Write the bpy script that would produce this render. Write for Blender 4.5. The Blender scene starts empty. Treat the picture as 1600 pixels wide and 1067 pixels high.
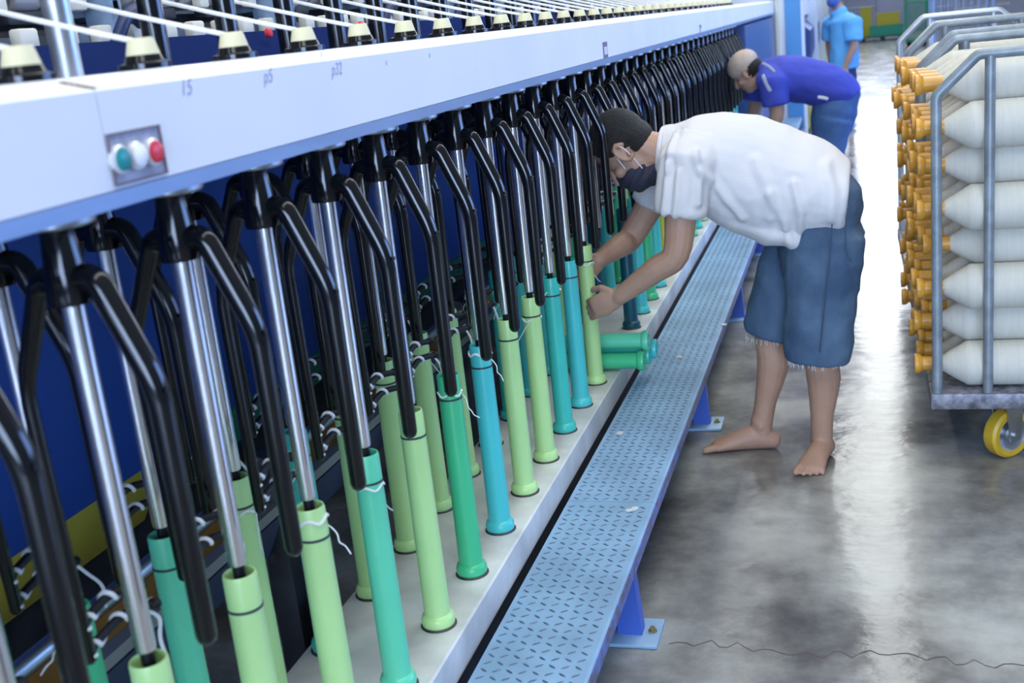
import bpy, bmesh, math, random
from mathutils import Vector, Matrix, noise
from mathutils.bvhtree import BVHTree
random.seed(7)
SC = bpy.context.scene
COL = SC.collection

# ------------------------------------------------------------------ camera
F_PX, YAW, TILT, ROLL = 1768.49, -0.3080, 0.2681, -0.1080
EYE = Vector((0, 0, 1.45))
def _basis():
    fw = Vector((math.sin(YAW)*math.cos(TILT), math.cos(YAW)*math.cos(TILT), -math.sin(TILT)))
    r0 = Vector((math.cos(YAW), -math.sin(YAW), 0)); u0 = r0.cross(fw)
    r = math.cos(ROLL)*r0 + math.sin(ROLL)*u0
    u = -math.sin(ROLL)*r0 + math.cos(ROLL)*u0
    return r, u, fw
CR, CU, CF = _basis()
cam = bpy.data.cameras.new('camera'); camo = bpy.data.objects.new('camera', cam); COL.objects.link(camo)
cam.sensor_width = 36; cam.sensor_fit = 'HORIZONTAL'; cam.lens = F_PX*36/1600
camo.matrix_world = Matrix(((CR.x, CU.x, -CF.x, EYE.x), (CR.y, CU.y, -CF.y, EYE.y), (CR.z, CU.z, -CF.z, EYE.z), (0, 0, 0, 1)))
cam.clip_start = 0.05; cam.clip_end = 200
cam.dof.use_dof = True; cam.dof.focus_distance = 2.75; cam.dof.aperture_fstop = 5.0
SC.camera = camo

# ------------------------------------------------------------------ world, lamps, exposure
vs = SC.view_settings
vs.view_transform = 'Standard'; vs.look = 'None'; vs.gamma = 1; vs.use_curve_mapping = False
vs.exposure = 0.55
w = bpy.data.worlds.new('hall_light'); SC.world = w; w.use_nodes = True
nt = w.node_tree; bg = nt.nodes['Background']
geo = nt.nodes.new('ShaderNodeTexCoord'); sep = nt.nodes.new('ShaderNodeSeparateXYZ'); rmp = nt.nodes.new('ShaderNodeValToRGB')
nt.links.new(geo.outputs['Generated'], sep.inputs[0]); nt.links.new(sep.outputs['Z'], rmp.inputs[0]); nt.links.new(rmp.outputs[0], bg.inputs[0])
e = rmp.color_ramp.elements
e[0].position = 0.0; e[0].color = (0.30, 0.40, 0.62, 1); e[1].position = 0.6; e[1].color = (0.62, 0.70, 0.80, 1)
bg.inputs[1].default_value = 0.33

def area_lamp(name, loc, rot, sx, sy, power, color):
    l = bpy.data.lights.new(name, 'AREA'); l.shape = 'RECTANGLE'; l.size = sx; l.size_y = sy; l.energy = power; l.color = color
    o = bpy.data.objects.new(name, l); COL.objects.link(o); o.location = loc; o.rotation_euler = rot
    return o
area_lamp('fluorescent_row_machine', (-1.58, 8, 4.2), (0, 0, 0), 0.20, 26, 105, (1.0, 0.98, 0.92))
area_lamp('skylight_strip_aisle', (0.38, 13.5, 4.3), (0, 0, 0), 1.3, 31, 410, (0.97, 1.0, 0.98))
area_lamp('window_side', (7.5, 9, 2.5), (0, math.radians(86), 0), 2.4, 10, 540, (0.24, 0.44, 1.0))
area_lamp('window_behind', (0.6, -6.5, 1.9), (math.radians(90), 0, 0), 6.0, 3.0, 600, (0.50, 0.67, 1.0))
area_lamp('window_far', (1.5, 40.5, 5.0), (math.radians(-78), 0, 0), 14, 4.5, 700, (0.74, 0.82, 1.0))

# ------------------------------------------------------------------ helpers
def at(px, py, y):
    """the point in the plane Y = y seen at pixel (px, py) of the 1600x1067 photograph"""
    d = CF + CR*((px-800)/F_PX) - CU*((py-533.5)/F_PX)
    return EYE + d*(y/d.y)

def mat(name, col, rough=0.5, metal=0.0, var=0.0, scale=8.0, coat=0.0, bump=0.0, bscale=40.0, spec=0.5, col2=None, stretch=None, detail=4.0, sheen=0.0):
    m = bpy.data.materials.new(name); m.use_nodes = True
    t = m.node_tree; b = t.nodes['Principled BSDF']
    b.inputs['Base Color'].default_value = (*col, 1); b.inputs['Roughness'].default_value = rough; b.inputs['Metallic'].default_value = metal
    b.inputs['Specular IOR Level'].default_value = spec; b.inputs['Coat Weight'].default_value = coat; b.inputs['Coat Roughness'].default_value = 0.08
    if sheen: b.inputs['Sheen Weight'].default_value = sheen
    if var or bump or col2:
        tc = t.nodes.new('ShaderNodeTexCoord'); mp = t.nodes.new('ShaderNodeMapping'); t.links.new(tc.outputs['Object'], mp.inputs[0])
        if stretch: mp.inputs['Scale'].default_value = stretch
    if var or col2:
        n = t.nodes.new('ShaderNodeTexNoise'); n.inputs['Scale'].default_value = scale; n.inputs['Detail'].default_value = detail
        t.links.new(mp.outputs[0], n.inputs['Vector'])
        r = t.nodes.new('ShaderNodeValToRGB'); t.links.new(n.outputs['Fac'], r.inputs[0]); t.links.new(r.outputs[0], b.inputs['Base Color'])
        c2 = col2 or tuple(min(1, c*(1+var)) for c in col); c1 = col if col2 else tuple(c*(1-var) for c in col)
        r.color_ramp.elements[0].position = 0.35; r.color_ramp.elements[1].position = 0.68
        r.color_ramp.elements[0].color = (*c1, 1); r.color_ramp.elements[1].color = (*c2, 1)
    if bump:
        n2 = t.nodes.new('ShaderNodeTexNoise'); n2.inputs['Scale'].default_value = bscale; n2.inputs['Detail'].default_value = 6
        t.links.new(mp.outputs[0], n2.inputs['Vector'])
        bp = t.nodes.new('ShaderNodeBump'); bp.inputs['Strength'].default_value = bump; bp.inputs['Distance'].default_value = 0.01
        t.links.new(n2.outputs['Fac'], bp.inputs['Height']); t.links.new(bp.outputs[0], b.inputs['Normal'])
    return m

def mesh_of(name, bm, mats, smooth=True):
    bmesh.ops.recalc_face_normals(bm, faces=bm.faces)
    me = bpy.data.meshes.new(name); bm.to_mesh(me); bm.free()
    for m in (mats if isinstance(mats, (list, tuple)) else [mats]): me.materials.append(m)
    if smooth:
        me.polygons.foreach_set('use_smooth', [True]*len(me.polygons))
        try: me.set_sharp_from_angle(angle=math.radians(38))
        except Exception: pass
    return me
def put(name, me, parent=None, loc=None, rot=None):
    o = bpy.data.objects.new(name, me); COL.objects.link(o)
    if parent is not None: o.parent = parent
    if loc is not None: o.location = loc
    if rot is not None: o.rotation_euler = rot
    return o
def obj(name, bm, mats, parent=None, smooth=True, loc=None): return put(name, mesh_of(name, bm, mats, smooth), parent, loc)
def tag(o, label, cat, group=None, kind=None):
    o['label'] = label; o['category'] = cat
    if group: o['group'] = group
    if kind: o['kind'] = kind
    return o
def thing(name, label, cat, loc=(0, 0, 0), group=None):
    o = bpy.data.objects.new(name, None); COL.objects.link(o); o.location = loc; o.empty_display_size = 0.05
    return tag(o, label, cat, group)
def struct(o): o['kind'] = 'structure'; return o
def dup(root, loc):
    r = root.copy(); COL.objects.link(r); r.location = loc
    for ch in root.children:
        c = ch.copy(); COL.objects.link(c); c.parent = r
        for g in ch.children:
            d = g.copy(); COL.objects.link(d); d.parent = c
    return r

def box(bm, x0, x1, y0, y1, z0, z1, bev=0.0, mi=0):
    v = [bm.verts.new((x, y, z)) for x in (x0, x1) for y in (y0, y1) for z in (z0, z1)]
    fs = [bm.faces.new([v[i] for i in f]) for f in ((0, 1, 3, 2), (4, 6, 7, 5), (0, 4, 5, 1), (2, 3, 7, 6), (0, 2, 6, 4), (1, 5, 7, 3))]
    for f in fs: f.material_index = mi
    if bev:
        es = list({e for f in fs for e in f.edges})
        r = bmesh.ops.bevel(bm, geom=es, offset=bev, segments=2, profile=0.5, affect='EDGES')
        for f in r['faces']: f.material_index = mi
def prism(bm, prof, y0, y1, mi=0):
    """prof: (x, z) outline extruded along Y"""
    a = [bm.verts.new((x, y0, z)) for x, z in prof]; b = [bm.verts.new((x, y1, z)) for x, z in prof]; n = len(prof)
    fs = [bm.faces.new(a), bm.faces.new(b[::-1])] + [bm.faces.new((a[i], a[(i+1) % n], b[(i+1) % n], b[i])) for i in range(n)]
    for f in fs: f.material_index = mi
def lathe(bm, prof, seg=24, axis='Z', o=(0, 0, 0), mi=0):
    """prof: (radius, height) pairs; open profile is capped by radius 0 ends"""
    o = Vector(o); rings = []
    for r, h in prof:
        if r < 1e-6: pts = [(0, 0, h)]
        else: pts = [(r*math.cos(2*math.pi*k/seg), r*math.sin(2*math.pi*k/seg), h) for k in range(seg)]
        vs_ = []
        for p in pts:
            p = Vector(p)
            if axis == 'X': p = Vector((p.z, p.x, p.y))
            if axis == 'Y': p = Vector((p.y, p.z, p.x))
            vs_.append(bm.verts.new(o+p))
        rings.append(vs_)
    for a, b in zip(rings, rings[1:]):
        if len(a) == 1 and len(b) == 1: continue
        for k in range(seg):
            k2 = (k+1) % seg
            if len(a) == 1: f = bm.faces.new((a[0], b[k], b[k2]))
            elif len(b) == 1: f = bm.faces.new((a[k], b[0], a[k2]))
            else: f = bm.faces.new((a[k], b[k], b[k2], a[k2]))
            f.material_index = mi
def smooth_path(pts, n=6):
    """Catmull-Rom through the points"""
    P = [Vector(p) for p in pts]; out = []
    for i in range(len(P)-1):
        p0 = P[max(i-1, 0)]; p1 = P[i]; p2 = P[i+1]; p3 = P[min(i+2, len(P)-1)]
        for k in range(n):
            t = k/n
            out.append(0.5*((2*p1)+(p2-p0)*t+(2*p0-5*p1+4*p2-p3)*t*t+(3*p1-p0-3*p2+p3)*t**3))
    return out+[P[-1]]
def bent(pts, rad, n=5):
    """polyline with its corners rounded by radius rad"""
    P = [Vector(p) for p in pts]; out = [P[0]]
    for a, b, c in zip(P, P[1:], P[2:]):
        d0 = (a-b); d1 = (c-b); k = min(rad, d0.length*.49, d1.length*.49)
        s, e_ = b+d0.normalized()*k, b+d1.normalized()*k
        for i in range(n+1):
            t = i/n; out.append(s*(1-t)**2+b*2*t*(1-t)+e_*t*t)
    return out+[P[-1]]
def sweep(bm, pts, rads, seg=12, ref=None, cap='round', mi=0):
    """closed tube along pts; rads: number, list of numbers or of (a, b) half-widths (a along ref)"""
    P = [Vector(p) for p in pts]; n = len(P)
    R = rads if isinstance(rads, (list, tuple)) and len(rads) == n else [rads]*n
    R = [r if isinstance(r, (list, tuple)) else (r, r) for r in R]
    T = [((P[min(i+1, n-1)]-P[max(i-1, 0)]).normalized()) for i in range(n)]
    u = Vector(ref) if ref is not None else (Vector((0, 1, 0)) if abs(T[0].y) < .9 else Vector((1, 0, 0)))
    if cap == 'round':
        def endcap(i, sgn):
            L = min(R[i])
            return [(P[i]+T[i]*sgn*L*math.sin(a), (R[i][0]*math.cos(a), R[i][1]*math.cos(a)), T[i]) for a in (math.radians(35), math.radians(65))]+[(P[i]+T[i]*sgn*L, (0, 0), T[i])]
        rows = endcap(0, -1)[::-1]+list(zip(P, R, T))+endcap(n-1, 1)
    else: rows = [(P[0], (0, 0), T[0])]+list(zip(P, R, T))+[(P[-1], (0, 0), T[-1])]
    prev = None
    for p, (a, b), t in rows:
        if ref is not None: u = Vector(ref)
        u = (u-t*u.dot(t)).normalized(); v = t.cross(u)
        if a == 0: ring = [bm.verts.new(p)]
        else: ring = [bm.verts.new(p+u*(a*math.cos(2*math.pi*k/seg))+v*(b*math.sin(2*math.pi*k/seg))) for k in range(seg)]
        if prev is not None:
            for k in range(seg):
                k2 = (k+1) % seg
                if len(prev) == 1: f = bm.faces.new((prev[0], ring[k], ring[k2]))
                elif len(ring) == 1: f = bm.faces.new((prev[k], ring[0], prev[k2]))
                else: f = bm.faces.new((prev[k], ring[k], ring[k2], prev[k2]))
                f.material_index = mi
        prev = ring
def blob(bm, c, r, rot=None, seg=16, mi=0):
    m = Matrix.Translation(Vector(c)) @ (rot.to_4x4() if rot is not None else Matrix.Identity(4)) @ Matrix.Diagonal((*(r if isinstance(r, (tuple, list)) else (r, r, r)), 1))
    g = bmesh.ops.create_uvsphere(bm, u_segments=seg, v_segments=seg//2, radius=1, matrix=m)
    for f in {f for v in g['verts'] for f in v.link_faces}: f.material_index = mi
def fuse(name, bm, voxel, mats, parent=None, it=4, wrinkle=None, factor=0.5):
    """melts the closed shapes in bm into one continuous surface"""
    bmesh.ops.recalc_face_normals(bm, faces=bm.faces)
    me = bpy.data.meshes.new('tmp'); bm.to_mesh(me); bm.free()
    o = bpy.data.objects.new('tmp', me); COL.objects.link(o)
    m = o.modifiers.new('r', 'REMESH'); m.mode = 'VOXEL'; m.voxel_size = voxel
    s = o.modifiers.new('s', 'SMOOTH'); s.iterations = it; s.factor = factor
    dg = bpy.context.evaluated_depsgraph_get(); ev = o.evaluated_get(dg)
    new = bpy.data.meshes.new_from_object(ev, depsgraph=dg); new.name = name
    bpy.data.objects.remove(o); bpy.data.meshes.remove(me)
    new.materials.clear()
    for mm in (mats if isinstance(mats, (list, tuple)) else [mats]): new.materials.append(mm)
    if wrinkle:
        nn = [v.normal.copy() for v in new.vertices]
        for v, k in zip(new.vertices, nn): v.co += k*wrinkle(v.co)
    new.polygons.foreach_set('use_smooth', [True]*len(new.polygons)); new.polygons.foreach_set('material_index', [0]*len(new.polygons))
    return put(name, new, parent)
ORD = ('first second third fourth fifth sixth seventh eighth ninth tenth eleventh twelfth thirteenth fourteenth fifteenth sixteenth seventeenth eighteenth nineteenth twentieth').split()
def ordinal(n):
    if n <= 20: return ORD[n-1]
    tens = {2: 'twenty', 3: 'thirty', 4: 'forty'}[n//10]
    return tens+'-'+ORD[n % 10-1] if n % 10 else {3: 'thirtieth', 4: 'fortieth'}[n//10]

# ------------------------------------------------------------------ materials
M_white = mat('white_painted_sheet', (0.74, 0.76, 0.82), 0.6, var=0.03, scale=3, spec=0.2)
M_rail = mat('white_rail_cover', (0.66, 0.67, 0.65), 0.42, var=0.20, scale=7)
M_strip = mat('aluminium_strip', (0.22, 0.32, 0.52), 0.35, 0.3, var=0.06, scale=12, stretch=(3, .3, 3))
M_black = mat('black_gloss_enamel', (0.004, 0.0045, 0.006), 0.13)
M_blackdull = mat('black_rubber', (0.006, 0.006, 0.008), 0.5, spec=0.3)
M_chrome = mat('chrome_tube', (0.86, 0.86, 0.90), 0.22, 1.0)
M_steel = mat('worn_steel', (0.42, 0.44, 0.47), 0.35, 0.9, var=0.15, scale=14)
M_cream = mat('cream_nylon', (0.72, 0.66, 0.42), 0.5)
M_yarn = mat('white_cotton_roving', (0.86, 0.86, 0.84), 0.9, bump=0.4, bscale=300)
M_navy = mat('navy_machine_paint', (0.020, 0.070, 0.29), 0.45, var=0.12, scale=2, spec=0.3)
M_yellow = mat('yellow_skirt_paint', (0.50, 0.42, 0.05), 0.45, var=0.12, scale=3)
M_dark = mat('dark_oily_metal', (0.028, 0.030, 0.034), 0.5, 0.3, var=0.4, scale=9)
M_orange = mat('orange_floor_paint', (0.42, 0.20, 0.04), 0.6, var=0.2, scale=6)
M_greenp = mat('green_machine_paint', (0.02, 0.17, 0.11), 0.5)
M_bench = mat('blue_deck_paint', (0.26, 0.42, 0.60), 0.42, var=0.16, scale=6)
M_tread = mat('worn_tread', (0.07, 0.115, 0.19), 0.45, var=0.35, scale=60)
M_benchedge = mat('chipped_blue_edge', (0.10, 0.19, 0.52), 0.4, col2=(0.12, 0.07, 0.06), scale=45, stretch=(1, 1, 1))
M_frame = mat('grey_trolley_paint', (0.23, 0.27, 0.30), 0.42, 0.25, var=0.2, scale=20)
M_framel = mat('galvanised_tube', (0.50, 0.54, 0.58), 0.35, 0.5, var=0.1, scale=12)
M_deck = mat('scuffed_steel_deck', (0.30, 0.30, 0.34), 0.5, 0.5, col2=(0.10, 0.10, 0.12), scale=38)
M_cotton = mat('wound_cotton', (0.60, 0.585, 0.51), 0.9, var=0.035, scale=10, bump=0.25, bscale=60, stretch=(10, .6, .6))
M_amber = mat('amber_plastic', (0.60, 0.29, 0.035), 0.35, var=0.15, scale=12)
M_wheel = mat('yellow_tyre', (0.62, 0.40, 0.03), 0.45, var=0.1, scale=8)
BOB = {
 'lime': mat('lime_bobbin_plastic', (0.50, 0.78, 0.31), 0.35, var=0.06, scale=4, coat=0.15),
 'green': mat('green_bobbin_plastic', (0.06, 0.54, 0.24), 0.35, var=0.06, scale=4, coat=0.15),
 'mint': mat('mint_bobbin_plastic', (0.13, 0.66, 0.39), 0.35, var=0.06, scale=4, coat=0.15),
 'teal': mat('teal_bobbin_plastic', (0.05, 0.54, 0.45), 0.35, var=0.06, scale=4, coat=0.15),
 'cyan': mat('cyan_bobbin_plastic', (0.07, 0.58, 0.57), 0.35, var=0.06, scale=4, coat=0.15),
 'petrol': mat('petrol_bobbin_plastic', (0.006, 0.09, 0.13), 0.35, var=0.06, scale=4, coat=0.15),
 'yellow': mat('yellow_bobbin_plastic', (0.65, 0.58, 0.04), 0.35, var=0.06, scale=4, coat=0.15)}
M_ring = mat('dark_ring', (0.03, 0.045, 0.05), 0.5)
M_skin = mat('skin', (0.42, 0.245, 0.165), 0.55, var=0.10, scale=9, bump=0.08, bscale=90)
M_skin2 = mat('skin_pale', (0.42, 0.25, 0.18), 0.55, var=0.08, scale=9)
M_nail = mat('nail', (0.45, 0.28, 0.20), 0.35)
M_hair = mat('black_cropped_hair', (0.013, 0.012, 0.012), 0.6, var=0.5, scale=160, bump=0.9, bscale=330)
M_shirt = mat('white_tshirt_cotton', (0.63, 0.61, 0.61), 0.85, bump=0.12, bscale=120, sheen=0.1)
M_denim = mat('faded_denim', (0.032, 0.068, 0.13), 0.8, col2=(0.085, 0.145, 0.225), scale=7, bump=0.3, bscale=260)
M_thread = mat('pale_thread', (0.55, 0.58, 0.62), 0.9)
M_mask = mat('charcoal_face_mask', (0.026, 0.026, 0.045), 0.8, bump=0.2, bscale=120)
M_strap = mat('white_strap', (0.75, 0.75, 0.8), 0.8)
M_eye = mat('eye', (0.02, 0.015, 0.012), 0.2)

def floor_material():
    m = bpy.data.materials.new('polished_concrete'); m.use_nodes = True
    t = m.node_tree; b = t.nodes['Principled BSDF']; L = t.links.new
    tc = t.nodes.new('ShaderNodeTexCoord')
    n1 = t.nodes.new('ShaderNodeTexNoise'); n1.inputs['Scale'].default_value = 2.3; n1.inputs['Detail'].default_value = 9; n1.inputs['Roughness'].default_value = 0.62
    n2 = t.nodes.new('ShaderNodeTexNoise'); n2.inputs['Scale'].default_value = 1.1; n2.inputs['Detail'].default_value = 5
    L(tc.outputs['Object'], n1.inputs['Vector']); L(tc.outputs['Object'], n2.inputs['Vector'])
    r1 = t.nodes.new('ShaderNodeValToRGB'); L(n1.outputs['Fac'], r1.inputs[0])
    r1.color_ramp.interpolation = 'EASE'; r1.color_ramp.elements[0].position = 0.30; r1.color_ramp.elements[0].color = (0.12, 0.113, 0.108, 1)
    r1.color_ramp.elements[1].position = 0.72; r1.color_ramp.elements[1].color = (0.47, 0.475, 0.435, 1)
    mx = t.nodes.new('ShaderNodeMix'); mx.data_type = 'RGBA'; mx.blend_type = 'MULTIPLY'; mx.inputs[0].default_value = 0.6
    r2 = t.nodes.new('ShaderNodeValToRGB'); L(n2.outputs['Fac'], r2.inputs[0])
    r2.color_ramp.interpolation = 'EASE'; r2.color_ramp.elements[0].color = (0.40, 0.36, 0.37, 1); r2.color_ramp.elements[0].position = 0.3; r2.color_ramp.elements[1].position = 0.65
    L(r1.outputs[0], mx.inputs[6]); L(r2.outputs[0], mx.inputs[7]); L(mx.outputs[2], b.inputs['Base Color'])
    r3 = t.nodes.new('ShaderNodeMapRange'); L(n1.outputs['Fac'], r3.inputs[0])
    r3.inputs[1].default_value = 0.3; r3.inputs[2].default_value = 0.7; r3.inputs[3].default_value = 0.12; r3.inputs[4].default_value = 0.27
    L(r3.outputs[0], b.inputs['Roughness'])
    b.inputs['Specular IOR Level'].default_value = 0.48
    bp = t.nodes.new('ShaderNodeBump'); bp.inputs['Strength'].default_value = 0.16; bp.inputs['Distance'].default_value = 0.02
    n3 = t.nodes.new('ShaderNodeTexNoise'); n3.inputs['Scale'].default_value = 7; n3.inputs['Detail'].default_value = 5
    mp = t.nodes.new('ShaderNodeMapping'); mp.inputs['Scale'].default_value = (1, 1.6, 1); L(tc.outputs['Object'], mp.inputs[0]); L(mp.outputs[0], n3.inputs['Vector'])
    L(n3.outputs['Fac'], bp.inputs['Height']); L(bp.outputs[0], b.inputs['Normal'])
    return m

# ------------------------------------------------------------------ setting
bm = bmesh.new(); box(bm, -8, 9, -4, 41, -0.1, 0); struct(obj('floor', bm, floor_material(), smooth=False))
bm = bmesh.new()
pts = [at(1040, 1012, 2.37)]+[Vector((-.45+.02*k, 2.385+.012*math.sin(k*1.7)+.006*math.sin(k*4.1)+.012*math.sin(k*.31), 0.0005)) for k in range(0, 70)]
pts = [Vector((p.x, p.y, 0.0004)) for p in pts[1:]]
for a, b in zip(pts, pts[1:]):
    wv = 0.0016+0.0012*random.random()
    q = [bm.verts.new(a+Vector((0, -wv, 0))), bm.verts.new(b+Vector((0, -wv, 0))), bm.verts.new(b+Vector((0, wv, 0))), bm.verts.new(a+Vector((0, wv, 0)))]
    bm.faces.new(q)
struct(obj('trim_1', bm, mat('floor_crack', (0.10, 0.075, 0.07), 0.8), smooth=False))
bm = bmesh.new(); box(bm, -8, 9, 41, 41.2, 0, 3.0); struct(obj('wall_back', bm, mat('lavender_wall', (0.52, 0.54, 0.70), 0.7, var=0.12, scale=0.6), smooth=False))
bm = bmesh.new(); box(bm, -4.2, -4.0, -2, 41, 0, 4.5); struct(obj('wall_left', bm, mat('dim_wall', (0.20, 0.23, 0.33), 0.8, var=0.2, scale=0.9), smooth=False))

# ------------------------------------------------------------------ roving machine: flyer beam
Y0, PITCH, XF, XB = 1.0198, 0.22, -0.8227, -1.015
NEAR, FAR = -2, 34
YE = 8.85
XBEAM = -0.75
machine = thing('roving_machine', 'long navy roving frame with white beam running the length of the aisle', 'textile machine', (0, 0, 0))
seams = [0.0, 1.033, 2.325, 3.62, 4.9, 6.2, 7.5, 8.8, 10.1, 11.4, 12.38]
for a, b in zip(seams, seams[1:]):
    bm = bmesh.new()
    prism(bm, [(XBEAM, 1.3295), (XBEAM, 1.4325), (-0.7525, 1.4345), (-0.782, 1.4475), (-0.79, 1.449), (-1.10, 1.449), (-1.10, 1.3295)], a+.0009, b-.0009)
    p = obj('beam_panel', bm, M_white, machine)
    if a == 1.033:
        panel_btn = p
bm = bmesh.new(); prism(bm, [(XBEAM+.003, 1.311), (XBEAM+.003, 1.3285), (-1.12, 1.3285), (-1.12, 1.311)], 0.0, 12.38)
obj('beam_strip', bm, M_strip, machine, smooth=False)
# push-button station let into the beam
bm = bmesh.new()
y0, y1, z0, z1 = 1.036, 1.131, 1.335, 1.386
box(bm, XBEAM-.004, XBEAM+.0006, y0, y1, z0, z1)
stn = obj('button_station', bm, mat('recess_grey', (0.33, 0.33, 0.42), 0.5, var=0.25, scale=40), machine, smooth=False)
bm = bmesh.new()
for (a, b, c, d) in ((y0-.002, y1+.002, z1, z1+.002), (y0-.002, y1+.002, z0-.002, z0), (y0-.002, y0, z0, z1), (y1, y1+.002, z0, z1)):
    box(bm, XBEAM, XBEAM+.003, a, b, c, d)
obj('recess_frame', bm, mat('brown_edge', (0.16, 0.13, 0.15), 0.6), stn, smooth=False)
for nm, yy, cc in (('green push button', 1.047, (0.01, 0.24, 0.24)), ('white push button', 1.078, (0.85, 0.84, 0.90)), ('red push button', 1.109, (0.66, 0.03, 0.05))):
    bm = bmesh.new(); lathe(bm, [(0, 0), (.0155, 0), (.0155, .006), (.0135, .008), (.0125, .008), (.0125, .003), (0, .003)], 28, 'X', (XBEAM, yy, 1.360))
    bz = obj('button_bezel', bm, mat('bezel', (0.75, 0.76, 0.80), 0.3, 0.4), stn)
    bm = bmesh.new(); lathe(bm, [(0, .002), (.0122, .002), (.0122, .010), (.010, .0115), (0, .012)], 28, 'X', (XBEAM, yy, 1.360))
    o = obj('button', bm, mat(nm.replace(' ', '_'), cc, 0.35), bz); o['label'] = nm
for ya, za in ((3.662, 1.352), (6.166, 1.340)):
    bm = bmesh.new(); box(bm, XBEAM, XBEAM+.0015, ya-.034, ya+.034, za-.027, za+.027, mi=0)
    box(bm, XBEAM+.0015, XBEAM+.0025, ya-.02, ya+.024, za-.012, za+.012, mi=1)
    obj('counter_window', bm, [mat('counter_frame', (0.14, 0.13, 0.22), 0.4), mat('counter_face', (0.75, 0.72, 0.80), 0.3)], machine, smooth=False)
M_pen = mat('pencil_marks', (0.36, 0.38, 0.62), 0.8)
for txt, px, py in (('p5', 412, 130), ('p32', 518, 118), ('x', 602, 102), ('x', 670, 90), ('15', 282, 150), ('e', 500, 90)):
    d = CF+CR*((px-800)/F_PX)-CU*((py-533.5)/F_PX); P = EYE+d*(XBEAM/d.x)
    cu = bpy.data.curves.new('t', 'FONT'); cu.body = txt; cu.size = 0.026 if len(txt) > 1 else 0.016; cu.shear = 0.3
    to = bpy.data.objects.new('t', cu); COL.objects.link(to); dg = bpy.context.evaluated_depsgraph_get()
    me = bpy.data.meshes.new_from_object(to.evaluated_get(dg)); bpy.data.objects.remove(to)
    me.materials.append(M_pen)
    o = put('pencil_mark', me, machine); o.location = (XBEAM+.0006, P.y, P.z); o.rotation_euler = (math.radians(90), 0, math.radians(90))
bm = bmesh.new()
for k in range(26):
    u_ = random.random(); yy = 1.012+.022*u_+.004*random.random(); xx = -0.778+.022*u_; zz = 1.4345+(-0.7525-xx)*.013/.0295+.0004
    box(bm, xx-.004, xx+.004, yy-.003, yy+.003, zz-.001, zz+.0004)
obj('rust_stain', bm, mat('rust', (0.42, 0.28, 0.15), 0.9), machine, smooth=False)

# machine body behind the flyers
bm = bmesh.new(); prism(bm, [(-1.70, 0.50), (-1.70, 1.30), (-1.12, 1.312), (-1.12, 1.325), (-1.95, 1.325), (-1.95, 0.50)], 0.0, 12.3)
obj('body_panel', bm, M_navy, machine, smooth=False)
bm = bmesh.new(); prism(bm, [(-1.698, 0.50), (-1.72, 0.41), (-1.76, 0.34), (-1.95, 0.33), (-1.95, 0.50)], 0.0, 2.28); obj('skirt', bm, M_yellow, machine)
bm = bmesh.new(); prism(bm, [(-1.70, 0.50), (-1.71, 0.40), (-1.95, 0.38), (-1.95, 0.50)], 2.28, 2.62); obj('skirt_plate', bm, mat('tan_plate', (0.17, 0.15, 0.13), 0.6, var=0.2), machine)
bm = bmesh.new(); prism(bm, [(-1.69, 0.50), (-1.70, 0.40), (-1.95, 0.38), (-1.95, 0.50)], 2.62, 12.3); obj('drip_tray', bm, M_greenp, machine)
bm = bmesh.new(); prism(bm, [(-1.80, 0.0), (-1.80, 0.36), (-2.0, 0.36), (-2.0, 0.0)], 0.0, 12.3); obj('under_frame', bm, M_dark, machine, smooth=False)
bm = bmesh.new(); prism(bm, [(-1.79, 0.10), (-1.79, 0.17), (-1.80, 0.17), (-1.80, 0.10)], 0.0, 12.3); obj('orange_stripe', bm, M_orange, machine, smooth=False)
bm = bmesh.new(); sweep(bm, [(-1.22, 0.0, 0.60), (-1.22, 8.9, 0.60)], 0.016, 14, cap='flat'); obj('shaft', bm, M_steel, machine)
bm = bmesh.new(); prism(bm, [(-1.20, 0.500), (-1.20, 0.522), (-1.23, 0.522), (-1.23, 0.500)], 0.0, 8.9); obj('guide_bar', bm, mat('dull_bar', (0.30, 0.29, 0.26), 0.5, 0.4), machine, smooth=False)
bm = bmesh.new(); prism(bm, [(-1.24, 0.40), (-1.20, 0.495), (-1.24, 0.495)], 0.0, 8.9); obj('rack_cover', bm, mat('slate_cover', (0.06, 0.075, 0.12), 0.5), machine, smooth=False)
for k in range(7):
    yy = 0.72+k*1.32
    bm = bmesh.new(); box(bm, -1.26, -1.20, yy-.03, yy+.03, 0.0, 0.62, .006); lathe(bm, [(0, -.05), (.035, -.05), (.035, .05), (0, .05)], 18, 'Y', (-1.23, yy, .60))
    obj('shaft_bracket', bm, M_dark, machine)
# bobbin rail with its white cover
bm = bmesh.new(); prism(bm, [(-0.765, 0.235), (-0.765, 0.3085), (-0.769, 0.312), (-1.058, 0.312), (-1.062, 0.309), (-1.062, 0.19), (-0.80, 0.19), (-0.80, 0.235)], 0.0, 8.95)
rail = obj('bobbin_rail', bm, M_rail, machine)
bm = bmesh.new(); prism(bm, [(-0.805, 0.0), (-0.805, 0.19), (-1.0, 0.19), (-1.0, 0.0)], 0.0, 8.95); obj('rail_base', bm, M_dark, machine, smooth=False)
bm = bmesh.new(); lathe(bm, [(0, 0), (.037, 0), (.037, .002), (.035, .004), (0, .004)], 24); seat_me = mesh_of('spindle_seat', bm, mat('greasy_seat', (0.05, 0.045, 0.045), 0.5, var=0.4, scale=60))
# blue guard and end of the machine
bm = bmesh.new(); prism(bm, [(-0.775, 0.33), (-0.745, 0.75), (-0.752, 1.285), (-0.80, 1.31), (-1.12, 1.31), (-1.12, 0.33)], YE, 12.36)
obj('end_guard', bm, mat('blue_guard', (0.03, 0.075, 0.26), 0.28), machine)

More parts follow.
